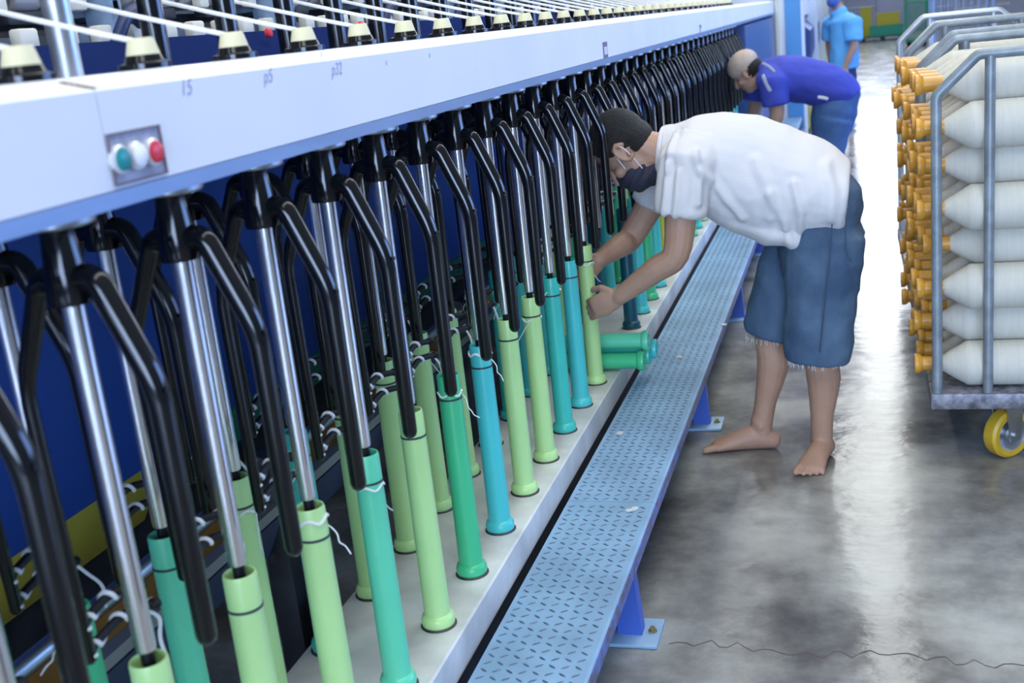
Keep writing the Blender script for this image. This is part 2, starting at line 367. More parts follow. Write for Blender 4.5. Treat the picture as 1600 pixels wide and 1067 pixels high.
# drafting zone above the beam
bm = bmesh.new(); prism(bm, [(-1.26, 1.449), (-1.30, 1.505), (-1.62, 1.512), (-1.62, 1.33), (-1.12, 1.33), (-1.12, 1.449)], 0.0, 12.3); obj('apron_tray', bm, mat('dark_navy_tray', (0.014, 0.026, 0.10), 0.9, spec=0.0), machine, smooth=False)
bm = bmesh.new(); prism(bm, [(-1.48, 1.512), (-1.48, 1.530), (-1.60, 1.530), (-1.60, 1.512)], 0.0, 12.3); obj('clearer_board', bm, mat('cream_board', (0.55, 0.55, 0.50), 0.6), machine, smooth=False)
M_cot = mat('grey_cot', (0.46, 0.45, 0.46), 0.6)
bm = bmesh.new(); sweep(bm, [(-1.42, 0.0, 1.595), (-1.42, 12.3, 1.595)], 0.012, 12, cap='flat'); obj('front_roller', bm, M_steel, machine)
bm = bmesh.new(); sweep(bm, [(-1.50, 0.0, 1.59), (-1.50, 12.3, 1.59)], 0.012, 12, cap='flat'); obj('middle_roller', bm, M_steel, machine)
bm = bmesh.new(); prism(bm, [(-1.52, 1.545), (-1.52, 1.565), (-1.56, 1.565), (-1.56, 1.545)], 0.0, 12.3); obj('cradle_bar', bm, M_dark, machine, smooth=False)
bm = bmesh.new(); prism(bm, [(-1.72, 1.33), (-1.72, 2.3), (-2.0, 2.3), (-2.0, 1.33)], 0.0, 12.3); obj('creel_back', bm, mat('dim_blue_grey', (0.05, 0.055, 0.07), 0.6, var=0.7, scale=9), machine, smooth=False)
M_bracket = mat('pale_blue_bracket', (0.22, 0.32, 0.46), 0.45, var=0.15, scale=20)
for k in range(16):
    yy = 1.30+k*0.66
    bm = bmesh.new(); box(bm, -1.40, -1.34, yy-.02, yy+.02, 1.47, 1.66, .004); box(bm, -1.62, -1.34, yy-.012, yy+.012, 1.555, 1.585, .004)
    obj('roller_stand', bm, M_bracket, machine)
bm = bmesh.new(); box(bm, -1.62, -1.38, -.045, .045, 1.675, 1.72, .012); box(bm, -1.52, -1.40, -.018, .018, 1.60, 1.69, .006); arm_me = mesh_of('weighting_arm', bm, M_dark)
bm = bmesh.new()
for q in (-1, 1):
    lathe(bm, [(0, -.036), (.022, -.036), (.025, -.031), (.025, .031), (.022, .036), (0, .036)], 18, 'Y', (-1.42, q*.055, 1.595))
    lathe(bm, [(0, -.03), (.019, -.03), (.019, .03), (0, .03)], 16, 'Y', (-1.50, q*.055, 1.59))
    lathe(bm, [(0, -.03), (.023, -.03), (.023, .03), (0, .03)], 16, 'Y', (-1.425, q*.055, 1.645))
sweep(bm, [(-1.425, -.1, 1.645), (-1.425, .1, 1.645)], .006, 8, cap='flat')
roller_me = mesh_of('top_roller', bm, M_cot)
bm = bmesh.new(); box(bm, -1.395, -1.37, -.02, .02, 1.565, 1.615, .008); cond_me = mesh_of('condenser', bm, mat('cream_condenser', (0.78, 0.75, 0.64), 0.5))
bm = bmesh.new(); box(bm, -1.37, -1.345, -.024, .024, 1.500, 1.537, .005); block_me = mesh_of('clearer_block', bm, bpy.data.materials['cream_condenser'])
bm = bmesh.new(); box(bm, -1.44, -1.405, -.05, .05, 1.545, 1.572, .008); cradle_me = mesh_of('cradle', bm, M_dark)
bm = bmesh.new(); sweep(bm, smooth_path([(-1.32, -.10, 1.47), (-1.30, -.06, 1.545), (-1.32, .02, 1.56), (-1.40, .07, 1.50), (-1.48, .09, 1.46)], 4), .013, 10); hose_me = mesh_of('hose', bm, mat('navy_hose', (0.015, 0.03, 0.10), 0.4))
for i in range(NEAR, FAR+6):
    yy = Y0+(i+.25)*PITCH
    put('weighting_arm', arm_me, machine, (0, yy, 0)); put('top_roller', roller_me, machine, (0, yy, 0))
    put('condenser', cond_me, machine, (0, yy-.055, 0))
    for q in range(2): put('clearer_block', block_me, machine, (0, yy+q*.11-.03, 0))
    put('cradle', cradle_me, machine, (0, yy+.05, 0))
    if i % 3 == 1: put('hose', hose_me, machine, (0, yy+.03, 0))
bm = bmesh.new(); lathe(bm, [(0, 0), (.011, 0), (.011, .008), (.008, .011), (0, .012)], 18, 'X', (0, 0, 0)); lamp_me = mesh_of('stop_lamp', bm, mat('red_lamp', (0.70, 0.03, 0.05), 0.35))
for px, py, x in ((247, 56, -1.27), (417, 52, -1.27), (562, 40, -1.27)):
    d = CF+CR*((px-800)/F_PX)-CU*((py-533.5)/F_PX); P = EYE+d*(x/d.x)
    put('stop_lamp', lamp_me, machine, P)

# ------------------------------------------------------------------ flyers
def flyer_proto(front):
    t = thing('flyer', '', 'flyer')
    bm = bmesh.new(); lathe(bm, [(0, 1.297), (.040, 1.297), (.043, 1.300), (.043, 1.311), (0, 1.311)], 24); obj('flange', bm, M_steel, t)
    bm = bmesh.new(); lathe(bm, [(0, 1.298), (.0165, 1.298), (.0175, 1.296), (.0225, 1.250), (.026, 1.218), (.0245, 1.212), (0, 1.211)], 24); obj('hub', bm, M_black, t)
    bm = bmesh.new(); lathe(bm, [(0, 1.22), (.0128, 1.22), (.0128, .790), (.0118, .784), (0, .784)], 20); tb = obj('centre_tube', bm, M_chrome, t)
    bm = bmesh.new(); lathe(bm, [(0, .79), (.0085, .785), (.0085, .765), (.006, .735), (0, .733)], 14); obj('tube_tip', bm, M_blackdull, tb)
    path = bent([(0.0, 0, 1.236), (.036, 0, 1.242), (.089, 0, 1.115), (.089, 0, .81)], .030, 6)
    n = len(path); rr = [.0165-.0030*min(1, k/(n-1.0)) for k in range(n)]; rr[-1] = .0125
    bm = bmesh.new(); sweep(bm, path, rr, 16, ref=(0, 1, 0)); a = obj('arm', bm, M_black, t)
    bm = bmesh.new(); lathe(bm, [(0, .0), (.0034, 0), (.003, .0015), (0, .0017)], 12, 'X', (.1035, -.004, 1.112)); obj('rivet', bm, M_blackdull, a)
    path = bent([(0.0, 0, 1.236), (-.036, 0, 1.242), (-.089, 0, 1.115), (-.086, 0, .765)], .030, 6)
    rr = [.0165-.0075*min(1, k/(n-1.0)*1.3) for k in range(n)]
    bm = bmesh.new(); sweep(bm, path, rr, 16, ref=(0, 1, 0)); a = obj('hollow_arm', bm, M_black, t)
    # presser finger with the roving wound round it
    for zz, L in ((.775, .105), (.812, .085)):
        pp = bent([(-.086, .0, zz-.008), (-.088, .012, zz), (-.083, L*.6, zz+.012), (-.062, L, zz+.008)], .012, 4)
        bm = bmesh.new(); sweep(bm, pp, .0062, 10); blob(bm, pp[-1], (.011, .008, .008), seg=10); pr = obj('presser', bm, M_blackdull, t)
        bm = bmesh.new(); sp = []
        for k in range(41):
            u = k/40*(len(pp)-1); i0 = min(int(u), len(pp)-2); c = pp[i0].lerp(pp[i0+1], u-i0); tg = (pp[i0+1]-pp[i0]).normalized()
            s = Vector((1, 0, 0)); s = (s-tg*s.dot(tg)).normalized(); v = tg.cross(s); an = k/40*2*math.pi*2.6
            sp.append(c+(s*math.cos(an)+v*math.sin(an))*.0070)
        sweep(bm, sp, .0032, 6); obj('roving_wrap', bm, M_yarn, pr)
    zt = 1.486 if front else 1.578
    bm = bmesh.new()
    if front: lathe(bm, [(0, 1.449), (.032, 1.449), (.032, 1.456), (.024, 1.458), (.021, 1.466), (0, 1.466)], 22)
    else: lathe(bm, [(0, 1.449), (.019, 1.449), (.019, 1.556), (0, 1.556)], 22)
    nk = obj('neck', bm, M_black, t)
    bm = bmesh.new(); lathe(bm, [(0, zt-.021), (.0205, zt-.021), (.0195, zt-.016), (.0155, zt-.001), (.014, zt), (.007, zt), (.006, zt-.006), (0, zt-.006)], 22)
    obj('twist_cap', bm, M_cream, nk)
    return t
# bobbins: base at z = 0 of the empty
def bobbin_mesh():
    bm = bmesh.new(); H = .455
    lathe(bm, [(.020, 0), (.033, 0), (.034, .004), (.034, .014), (.031, .021), (.0265, .024), (.0262, .06), (.0242, H-.05), (.0238, H-.004), (.0225, H), (.0205, H), (.0195, H-.004), (.0195, .0)], 28)
    return mesh_of('tube', bm, BOB['lime'])
tube_me = {}
base_tube = bobbin_mesh()
for c, m in BOB.items():
    k = base_tube.copy(); k.materials.clear(); k.materials.append(m); tube_me[c] = k
bm = bmesh.new(); lathe(bm, [(.0244, .402), (.0251, .402), (.0251, .406), (.0244, .406)], 28); ring_me = mesh_of('ring', bm, M_ring)
def wisp(seed, z=.40, tail=.07):
    r = random.Random(seed); bm = bmesh.new(); p = []
    for k in range(22):
        a = -2.2+k*.2; p.append((.0257*math.cos(a), .0257*math.sin(a), z+.004*math.sin(k*.9)))
    sweep(bm, p, .0018+.001*r.random(), 6)
    q = [Vector(p[-1])]
    for k in range(6): q.append(q[-1]+Vector((.006*r.random()+.003, .012*r.random()-.002, -.016+.01*r.random())))
    sweep(bm, smooth_path(q, 3), .0012, 6)
    return mesh_of('roving_wisp', bm, M_yarn)
wisps = [wisp(s, .395+.02*(s % 3)) for s in range(4)]

front_col = {-2: 'lime', -1: 'lime', 0: 'lime', 1: 'lime', 2: 'lime', 3: 'mint', 4: 'lime', 5: 'green', 6: 'cyan', 7: 'lime', 8: 'lime', 9: 'teal', 10: 'cyan', 11: 'lime', 14: 'petrol', 15: 'cyan', 16: 'green', 17: 'cyan', 18: 'yellow', 19: 'lime', 20: 'lime', 21: 'lime', 22: 'green', 23: 'teal'}
back_col = {-2: 'lime', -1: 'green', 0: 'green', 1: 'mint', 2: 'lime', 3: 'teal', 4: 'lime', 5: 'lime', 6: 'lime', 7: 'lime', 8: 'lime', 9: 'teal', 10: 'cyan', 11: 'cyan', 12: 'lime', 13: 'green', 14: 'cyan', 15: 'petrol', 16: 'cyan', 17: 'green'}
missing = {12, 13}
names = {'lime': 'lime green', 'green': 'bright green', 'mint': 'mint green', 'teal': 'teal', 'cyan': 'cyan', 'petrol': 'dark petrol blue', 'yellow': 'yellow'}
rc = random.Random(3)
protoF, protoB = flyer_proto(True), flyer_proto(False)
usedF = usedB = False
strand_f = None
def strand_mesh(x0, z0, sag):
    bm = bmesh.new(); a = Vector((x0, 0, z0)); b = Vector((-1.40, .0, 1.664)); p = []
    for k in range(9):
        t = k/8; q = a.lerp(b, t); q.z -= sag*4*t*(1-t); p.append(q-a)
    sweep(bm, p, .0033, 8); return mesh_of('roving_strand', bm, M_yarn)
strF, strB = strand_mesh(XF-.004, 1.482, .006), strand_mesh(XB-.004, 1.574, .004)
for i in range(NEAR, FAR+1):
    for row in ('front', 'back'):
        front = row == 'front'; x = XF if front else XB; y = Y0+(i+(0 if front else .5))*PITCH
        n = i-NEAR+1
        side = 'aisle-side row' if front else 'rear row'
        proto = protoF if front else protoB
        first = (not usedF) if front else (not usedB)
        if first: f = proto; f.location = (x, y, 0)
        else: f = dup(proto, (x, y, 0))
        if front: usedF = True
        else: usedB = True
        rz = math.radians(rc.uniform(-3.5, 3.5)); f.rotation_euler = (0, 0, rz)
        f['group'] = 'flyers hanging in the '+side
        f['label'] = f'black two-armed flyer with steel tube, {ordinal(n)} of the {side} from the near end'
        # bobbin
        col = (front_col if front else back_col).get(i)
        if col is None: col = rc.choice(['lime', 'lime', 'teal', 'cyan', 'green', 'mint', 'cyan'])
        if not (front and i in missing):
            b = thing('bobbin', f'{names[col]} bobbin tube on white rail, {ordinal(n)} of {side} from near end', 'bobbin', (x, y, .316), 'bobbins standing in the '+side)
            b.rotation_euler = (0, 0, rc.uniform(0, 6.28))
            tb = put('tube', tube_me[col], b); put('ring', ring_me, tb)
            if i < 14 and (i*7+(0 if front else 3)) % 3 != 1:
                wv = put('roving_wisp', wisps[(i+(0 if front else 2)) % 4], b)
        if not front and i == 1:
            for ch in f.children:
                if ch.name.startswith('neck'):
                    ch.data = ch.data.copy(); ch.data.materials.clear(); ch.data.materials.append(M_steel); ch['label'] = 'worn bare steel neck'
        put('spindle_seat', seat_me, rail, (x, y, .312))
        s = put('roving_strand', strF if front else strB, None, (x-.004, y, 1.482 if front else 1.574))
        tag(s, f'white roving strand running down to the {ordinal(n)} cream cap of the {side}', 'yarn', 'roving strands above the beam')

# loose yarn tails on the near pressers
def tail(p0, pts, r, parent_label, nm='yarn_tail'):
    bm = bmesh.new(); P = [Vector(p0)]
    for d in pts: P.append(P[-1]+Vector(d))
    sweep(bm, smooth_path(P, 5), r, 6); o = obj(nm, bm, M_yarn); return tag(o, parent_label, 'yarn')
rt = random.Random(11)
for i in range(-1, 8):
    for front in (True, False):
        x = (XF if front else XB)-.062; y = Y0+(i+(0 if front else .5))*PITCH+.10
        L = rt.uniform(.5, 1.1)
        tail((x, y, .775), [(.004, .01, -.03*L), (rt.uniform(-.01, .012), rt.uniform(-.004, .012), -.05*L), (rt.uniform(-.02, .01), rt.uniform(-.02, .01), -.06*L)], .0026,
             f'loose white yarn tail hanging from the {ordinal(i-NEAR+1)} {"aisle-side" if front else "rear"} flyer presser')

# bobbins lying across the rail in the gap
lying = [('green', 3.560, .345, -.680), ('teal', 3.628, .345, -.672), ('mint', 3.598, .404, -.668), ('cyan', 3.696, .345, -.660)]
words = ['bright green bobbin lying across the rail, nearest of the loose pile', 'teal bobbin lying across the rail in the middle of the loose pile', 'mint green bobbin lying on top of the loose pile across the rail', 'cyan bobbin lying across the rail at the far side of the loose pile']
for (c, y, z, x), lb in zip(lying, words):
    b = thing('bobbin', lb, 'bobbin', (x, y, z+.0015), 'loose bobbins lying on the rail'); b.rotation_euler = (0, math.radians(-90), math.radians(rc.uniform(-1.5, 1.5)))
    tb = put('tube', tube_me[c], b); put('ring', ring_me, tb)

# ------------------------------------------------------------------ blue tread-plate bench
bs = [1.19, 2.645, 4.10, 5.555, 7.01, 8.465, 9.92, 11.37, 12.4]
XL, XR, ZT = -0.735, -0.505, 0.25
rb = random.Random(5)
bwords = ['beside the nearest bobbins', 'in front of the barefoot worker', 'past the barefoot worker', 'beside the worker in the blue shirt', 'behind the worker in the blue shirt', 'second beyond the blue-shirted worker', 'third beyond the blue-shirted worker', 'at the foot of the end cabinet']
for k, (a, b) in enumerate(zip(bs, bs[1:])):
    t = thing('platform_bench', f'low blue tread-plate step section {bwords[k]}', 'step platform', (-.62, (a+b)/2, 0), 'step platform sections along the machine')
    t.location = (0, 0, 0)
    bm = bmesh.new(); prism(bm, [(XL, ZT-.03), (XL, ZT), (XR-.006, ZT), (XR, ZT-.004), (XR, ZT-.03), (XR-.004, ZT-.03), (XR-.008, ZT-.006), (XL+.004, ZT-.006), (XL+.004, ZT-.03)], a+.001, b-.001, mi=0)
    if k < 4:
        ny = int((b-a)/.0265)
        for iy in range(ny):
            for ix in range(8):
                cx = XL+.018+ix*.0265; cy = a+.016+iy*.0265
                if cx > XR-.014: continue
                an = math.radians(38 if (ix+iy) % 2 else -38)+(math.pi/2 if 0 else 0)
                hl, hw, hh = .0115, .0033, .0016
                ca, sa = math.cos(an), math.sin(an)
                pt = lambda u, v, z: bm.verts.new((cx+u*ca-v*sa, cy+u*sa+v*ca, ZT+z))
                r_ = [pt(-hl, 0, -.0002), pt(-hl*.4, -hw, -.0002), pt(hl*.4, -hw, -.0002), pt(hl, 0, -.0002), pt(hl*.4, hw, -.0002), pt(-hl*.4, hw, -.0002)]
                c1, c2 = pt(-hl*.45, 0, hh), pt(hl*.45, 0, hh)
                for f in ((r_[0], r_[1], c1), (r_[1], r_[2], c2, c1), (r_[2], r_[3], c2), (r_[3], r_[4], c2), (r_[4], r_[5], c1, c2), (r_[5], r_[0], c1)):
                    bm.faces.new(f).material_index = 1
    obj('tread_plate', bm, [M_bench, M_tread], t, smooth=False)
    bm = bmesh.new(); box(bm, XR+.0002, XR+.0035, a+.001, b-.001, ZT-.032, ZT-.003); obj('edge_trim', bm, M_benchedge, t, smooth=False)
    yp = b-.225
    bm = bmesh.new(); prism(bm, [(-.575, .01), (-.515, .01), (-.53, ZT-.006), (-.57, ZT-.006)], yp-.02, yp+.02); box(bm, -.72, -.52, yp-.02, yp+.02, ZT-.045, ZT-.007); obj('post', bm, mat('blue_post', (0.05, 0.12, 0.50), 0.4) if k == 0 else bpy.data.materials['blue_post'], t, smooth=False)
    bm = bmesh.new(); box(bm, -.70, -.472, yp-.065, yp+.065, 0, .011, .004); fp = obj('foot_plate', bm, M_bench, t)
    bm = bmesh.new(); lathe(bm, [(0, .011), (.011, .011), (.011, .016), (.006, .016), (.006, .024), (0, .024)], 6, o=(-.493, yp, 0)); obj('bolt', bm, mat('brass_bolt', (0.35, 0.28, 0.14), 0.4, 0.8) if k == 0 else bpy.data.materials['brass_bolt'], fp, smooth=False)
M_fleck = mat('lint_fleck', (0.62, 0.64, 0.66), 0.9)
for k, (px, py, s, lb) in enumerate([(988, 797, 1.4, 'small white lint scrap on the tread plate just past the seam'), (967, 676, 1.2, 'white lint fleck on the blue step midway beside the nearer foot'), (1062, 557, 1.2, 'pale lint scrap on the blue step beside the loose bobbins'), (1131, 507, 1, 'tiny white lint fleck on the step above the far foot plate')]):
    d = CF+CR*((px-800)/F_PX)-CU*((py-533.5)/F_PX); P = EYE+d*((ZT+.001-1.45)/d.z)
    bm = bmesh.new()
    for q in range(4): blob(bm, (rb.uniform(-.006, .006)*s, rb.uniform(-.009, .009)*s, .0006), (.007*s, .008*s, .0010), seg=8)
    o = obj('lint_scrap', bm, M_fleck, loc=P); tag(o, lb, 'lint')
# ------------------------------------------------------------------ trolleys of full roving bobbins
def trolley(label, y0, y1, m, zt=1.14, wheels=True):
    t = thing('bobbin_trolley', label, 'trolley', (0.5, (y0+y1)/2, 0), 'bobbin trolleys along the aisle')
    ox, oy = 0.5, (y0+y1)/2
    XA, XZ = .229, .80
    for yy, zz in ((y0, zt), (y1, zt+.012)):
        yy -= oy
        bm = bmesh.new(); P = bent([(XA-ox, yy, .235), (XA-ox, yy, zz), (XA+.111-ox, yy, zz+.106), (XZ-.111-ox, yy, zz+.106), (XZ-ox, yy, zz), (XZ-ox, yy, .235)], .012, 3)
        sweep(bm, P, .0155, 14, ref=(0, 1, 0), cap='flat')
        h = obj('end_hoop', bm, m, t)
        for xx in (.372, .66):
            bm = bmesh.new(); sweep(bm, [(xx-ox, yy, .235), (xx-ox, yy, zz+.10)], .0145, 12, cap='flat'); obj('upright', bm, m, h)
    bm = bmesh.new(); box(bm, XA-.02-ox, XZ+.02-ox, y0-.02-oy, y1+.02-oy, .197, .247, .004); obj('deck', bm, M_deck, t)
    for sx in (.44, .70):
        for yy in (y0+.10, y1-.10):
            swivel = lambda b_, c_=Vector((sx-ox, yy-oy, 0)): bmesh.ops.rotate(b_, verts=b_.verts, cent=c_, matrix=Matrix.Rotation(math.radians(38), 3, 'Z'))
            bm = bmesh.new(); box(bm, sx-.045-ox, sx+.045-ox, yy-.05-oy, yy+.05-oy, .185, .197); 
            for s in (-1, 1): prism(bm, [(sx-.035-ox, .19), (sx+.035-ox, .19), (sx+.018-ox, .06), (sx-.018-ox, .06)], yy+s*.031-.0025-oy, yy+s*.031+.0025-oy)
            lathe(bm, [(0, -.042), (.012, -.042), (.012, .042), (0, .042)], 12, 'Y', (sx-ox, yy-oy, .079)); swivel(bm)
            c = obj('caster', bm, M_steel, t)
            bm = bmesh.new(); lathe(bm, [(.052, -.022), (.070, -.025), (.078, -.018), (.079, 0), (.078, .018), (.070, .025), (.052, .022)], 32, 'Y', (sx-ox, yy-oy, .079)); swivel(bm); w_ = obj('wheel', bm, M_wheel, c)
            bm = bmesh.new(); lathe(bm, [(0, -.024), (.02, -.026), (.024, -.018), (.045, -.018), (.053, -.023), (.053, .023), (.045, .018), (0, .024)], 28, 'Y', (sx-ox, yy-oy, .079)); swivel(bm); obj('wheel_hub', bm, M_steel, c)
    return t
trolley('grey steel trolley with bobbins behind the yellow caster, nearest of the trolleys', 3.50, 4.24, M_frame)
trolley('grey steel trolley of bobbins standing directly behind the nearest trolley', 4.345, 5.12, M_frame, 1.165)
trolley('empty pale galvanised trolley, last of the three along the aisle', 5.23, 6.1, M_framel, 1.175)
# one full bobbin, axis along X from its amber end
fb = thing('roving_bobbin', '', 'bobbin')
bm = bmesh.new(); R_ = .0690
lathe(bm, [(0, .078), (.0225, .078), (.024, .080), (.045, .113), (.062, .142), (.0680, .152), (R_, .160), (R_, .42), (.0680, .43), (.045, .47), (.0225, .505), (0, .505)], 32, 'X'); obj('roving', bm, M_cotton, fb)
bm = bmesh.new(); lathe(bm, [(.016, 0), (.030, 0), (.031, .003), (.031, .013), (.026, .020), (.0225, .024), (.0225, .09), (.0225, .50), (.0235, .56), (.0215, .562), (.018, .56), (.018, .0), (.016, 0)], 24, 'X'); obj('tube', bm, M_amber, fb)
rf = random.Random(21); fbused = False
twords = ('nearest trolley', 'second trolley')
for ti, (ya, yb, zd) in enumerate(((3.50, 4.24, .247), (4.345, 5.12, .247))):
    for L in range(8):
        z = zd+R_+L*R_*math.sqrt(3)*1.012
        cols = 5 if L % 2 == 0 else 4
        for j in range(cols):
            y = ya+.0755+.1385*j+(0 if L % 2 == 0 else .0693)+.002
            if ti == 1 and L == 7 and j > 2: continue
            o = fb if not fbused else dup(fb, (0, 0, 0)); fbused = True
            o.location = (.177+rf.uniform(-.016, .022)+(-.015 if L > 5 else 0), y, z); o.rotation_euler = (rf.uniform(0, 6.28), 0, rf.uniform(-.008, .008))
            o['group'] = 'full roving bobbins on the '+twords[ti]
            o['label'] = f'cream roving bobbin with amber tube end, {twords[ti]}, {ordinal(L+1)} layer from deck, {ordinal(j+1)} from front'

# ------------------------------------------------------------------ people
def hand(bm, wrist, d, nrm, up, curl, size=1.0, thumb=1):
    """d: fingers' direction, nrm: out of the back of the hand, up: towards the thumb side"""
    d, nrm, up = Vector(d).normalized(), Vector(nrm).normalized(), Vector(up).normalized(); W = Vector(wrist); s = size
    sweep(bm, [W-d*.02*s, W+d*.02*s, W+d*.055*s, W+d*.088*s], [(.024*s, .019*s), (.033*s, .017*s), (.040*s, .016*s), (.036*s, .012*s)], 14, ref=up)
    for k, (off, ln, r) in enumerate(((.029, .072, .0088), (.010, .080, .0092), (-.009, .074, .0088), (-.027, .058, .0078))):
        p = W+d*.086*s+up*off*s; P = [p-d*.02*s]; a = 0
        P.append(p)
        for q, seg in enumerate((.44, .31, .25)):
            a += curl[q]*(1+.06*k)
            p = p+(d*math.cos(a)-nrm*math.sin(a))*ln*seg*s+up*off*.05*s; P.append(p)
        sweep(bm, P, [r*s*1.05, r*s*1.1, r*s, r*s*.92, r*s*.78], 10)
    p = W+d*.03*s+up*.028*s; P = [p]
    for q, (fx, ux, nx, ln) in enumerate(((.7, .55, -.25, .034), (.9, .15, -.55, .034), (.8, -.1, -.85, .028))):
        v = (d*fx+up*ux+nrm*nx).normalized(); p = p+v*ln*s; P.append(p)
    sweep(bm, P, [.0125*s, .0112*s, .0100*s, .0082*s], 10)
def foot(bm, heel, toe, ang_up, size=1.0):
    """bare foot from heel to big-toe side on the floor (z = 0)"""
    h, t = Vector(heel), Vector(toe); d = (t-h); L = d.length; d.normalize(); s = Vector((0, 0, 1)).cross(d)
    W = size
    pts = [h+d*L*f for f in (.04, .16, .32, .50, .68, .80)]
    hz = (.030, .040, .043, .034, .024, .017); wz = (.027, .033, .033, .037, .045, .046)
    sweep(bm, [Vector((p.x, p.y, z*W)) for p, z in zip(pts, hz)], [(w_*W, z*W*.98) for w_, z in zip(wz, hz)], 16, ref=s)
    for k, (off, f, r) in enumerate(((.033, 1.0, .0120), (.010, .985, .0085), (-.009, .95, .0080), (-.027, .91, .0078), (-.043, .86, .0075))):
        o = ang_up*off*W
        a = h+d*L*.74+s*o*.9; b = h+d*(L*f-.010)+s*o
        sweep(bm, [Vector((a.x, a.y, .017*W)), Vector(((a.x+b.x)/2, (a.y+b.y)/2, .017*W)), Vector((b.x, b.y, r*W))], [r*W, r*W*.95, r*W], 10)
def cloth_noise(amp, sc, stretch=(1, 1, 1)):
    def f(c):
        p = Vector((c.x*sc*stretch[0], c.y*sc*stretch[1], c.z*sc*stretch[2]))
        r = 1-abs(noise.noise(p))*2
        return amp*(r*.7+.5*noise.noise(p*2.3))
    return f

# --- the worker in the white shirt
P1 = at
who = thing('person', 'barefoot person in white t-shirt and denim shorts bending over the bobbins, dark face mask', 'person', (-.2, 3.55, 0))
def local(o, root):
    o.matrix_parent_inverse = Matrix.Translation(-root.location)
    return o
body = bmesh.new()
hipN, hipF = P1(1288, 345, 3.52), P1(1268, 340, 3.68)
kneeN, kneeF = P1(1281, 545, 3.50), P1(1206, 515, 3.66)
ankN, ankF = P1(1284, 688, 3.565), P1(1190, 668, 3.655)
def leg(bm, hip, knee, ank, bend):
    mid = knee.lerp(ank, .33)+bend*.016
    pts = smooth_path([hip, hip.lerp(knee, .5), knee, mid, knee.lerp(ank, .72)+bend*.004, ank], 4)
    key = [.072, .068, .052, .053, .036, .034]
    rad = []
    for i in range(len(pts)):
        u = i/4; a = min(int(u), len(key)-2); rad.append(key[a]+(key[a+1]-key[a])*(u-a))
    sweep(bm, pts, rad, 16)
leg(body, hipN, kneeN, ankN, Vector((.6, .6, 0))); leg(body, hipF, kneeF, ankF, Vector((1, 0, 0)))
toeN, toeF = P1(1258, 744, 3.40), P1(1098, 703, 3.63)
heelN = Vector((ankN.x+.018, ankN.y+.045, 0)); heelF = Vector((ankF.x+.045, ankF.y, 0))
toeN.z = toeF.z = 0
foot(body, heelN, toeN, -1, 1.0); foot(body, heelF, toeF, 1, 1.0)
for a in (ankN, ankF):
    sweep(body, [a+Vector((0, 0, .03)), Vector((a.x, a.y, .045))], [.035, .037], 14)
    blob(body, Vector((a.x, a.y-.03, .085)), (.012, .010, .013), seg=10)
pel, ab, ch, nk0 = P1(1280, 325, 3.60), P1(1200, 275, 3.595), P1(1105, 250, 3.59), P1(1040, 235, 3.57)
sweep(body, smooth_path([pel, ab, ch, P1(1062, 240, 3.58), nk0], 3), [(.125, .085)]*3+[(.13, .10)]*3+[(.15, .10)]*3+[(.10, .075)]*3+[(.06, .06)], 18, ref=(0, 1, 0))
headc = P1(975, 232, 3.55)
nt_ = P1(1000, 238, 3.553)
sweep(body, [nk0, P1(1018, 240, 3.56), nt_], [.062, .058, .056], 16)
# arms: near (left) and far (right)
shN, elN, wrN = P1(1072, 262, 3.415), P1(1056, 398, 3.385), P1(968, 463, 3.395)
shF, elF, wrF = P1(1052, 258, 3.755), P1(985, 372, 3.72), P1(938, 405, 3.52)
def arm(bm, s, e_, w_):
    pts = smooth_path([s, s.lerp(e_, .5), e_, e_.lerp(w_, .35), w_], 4); key = [.056, .050, .042, .041, .027]; rad = []
    for i in range(len(pts)):
        u = i/4; a = min(int(u), len(key)-2); rad.append(key[a]+(key[a+1]-key[a])*(u-a))
    sweep(bm, pts, rad, 14)
arm(body, shN, elN, wrN); arm(body, shF, elF, wrF)
sweep(body, [shN, ch], [.06, .08], 12); sweep(body, [shF, ch], [.06, .08], 12)
bob = Vector((XF, Y0+11*PITCH, 0))
dN = (Vector((bob.x+.005, bob.y-.052, wrN.z-.045))-wrN).normalized()
hand(body, wrN, dN, (0, -1, .1), (0, .0, 1), (.55, .85, .75), 1.0)
dF = (Vector((bob.x+.005, bob.y+.055, wrF.z-.02))-wrF).normalized()
hand(body, wrF, dF, (.3, 1, .1), (0, 0, 1), (.5, .8, .7), 1.0)
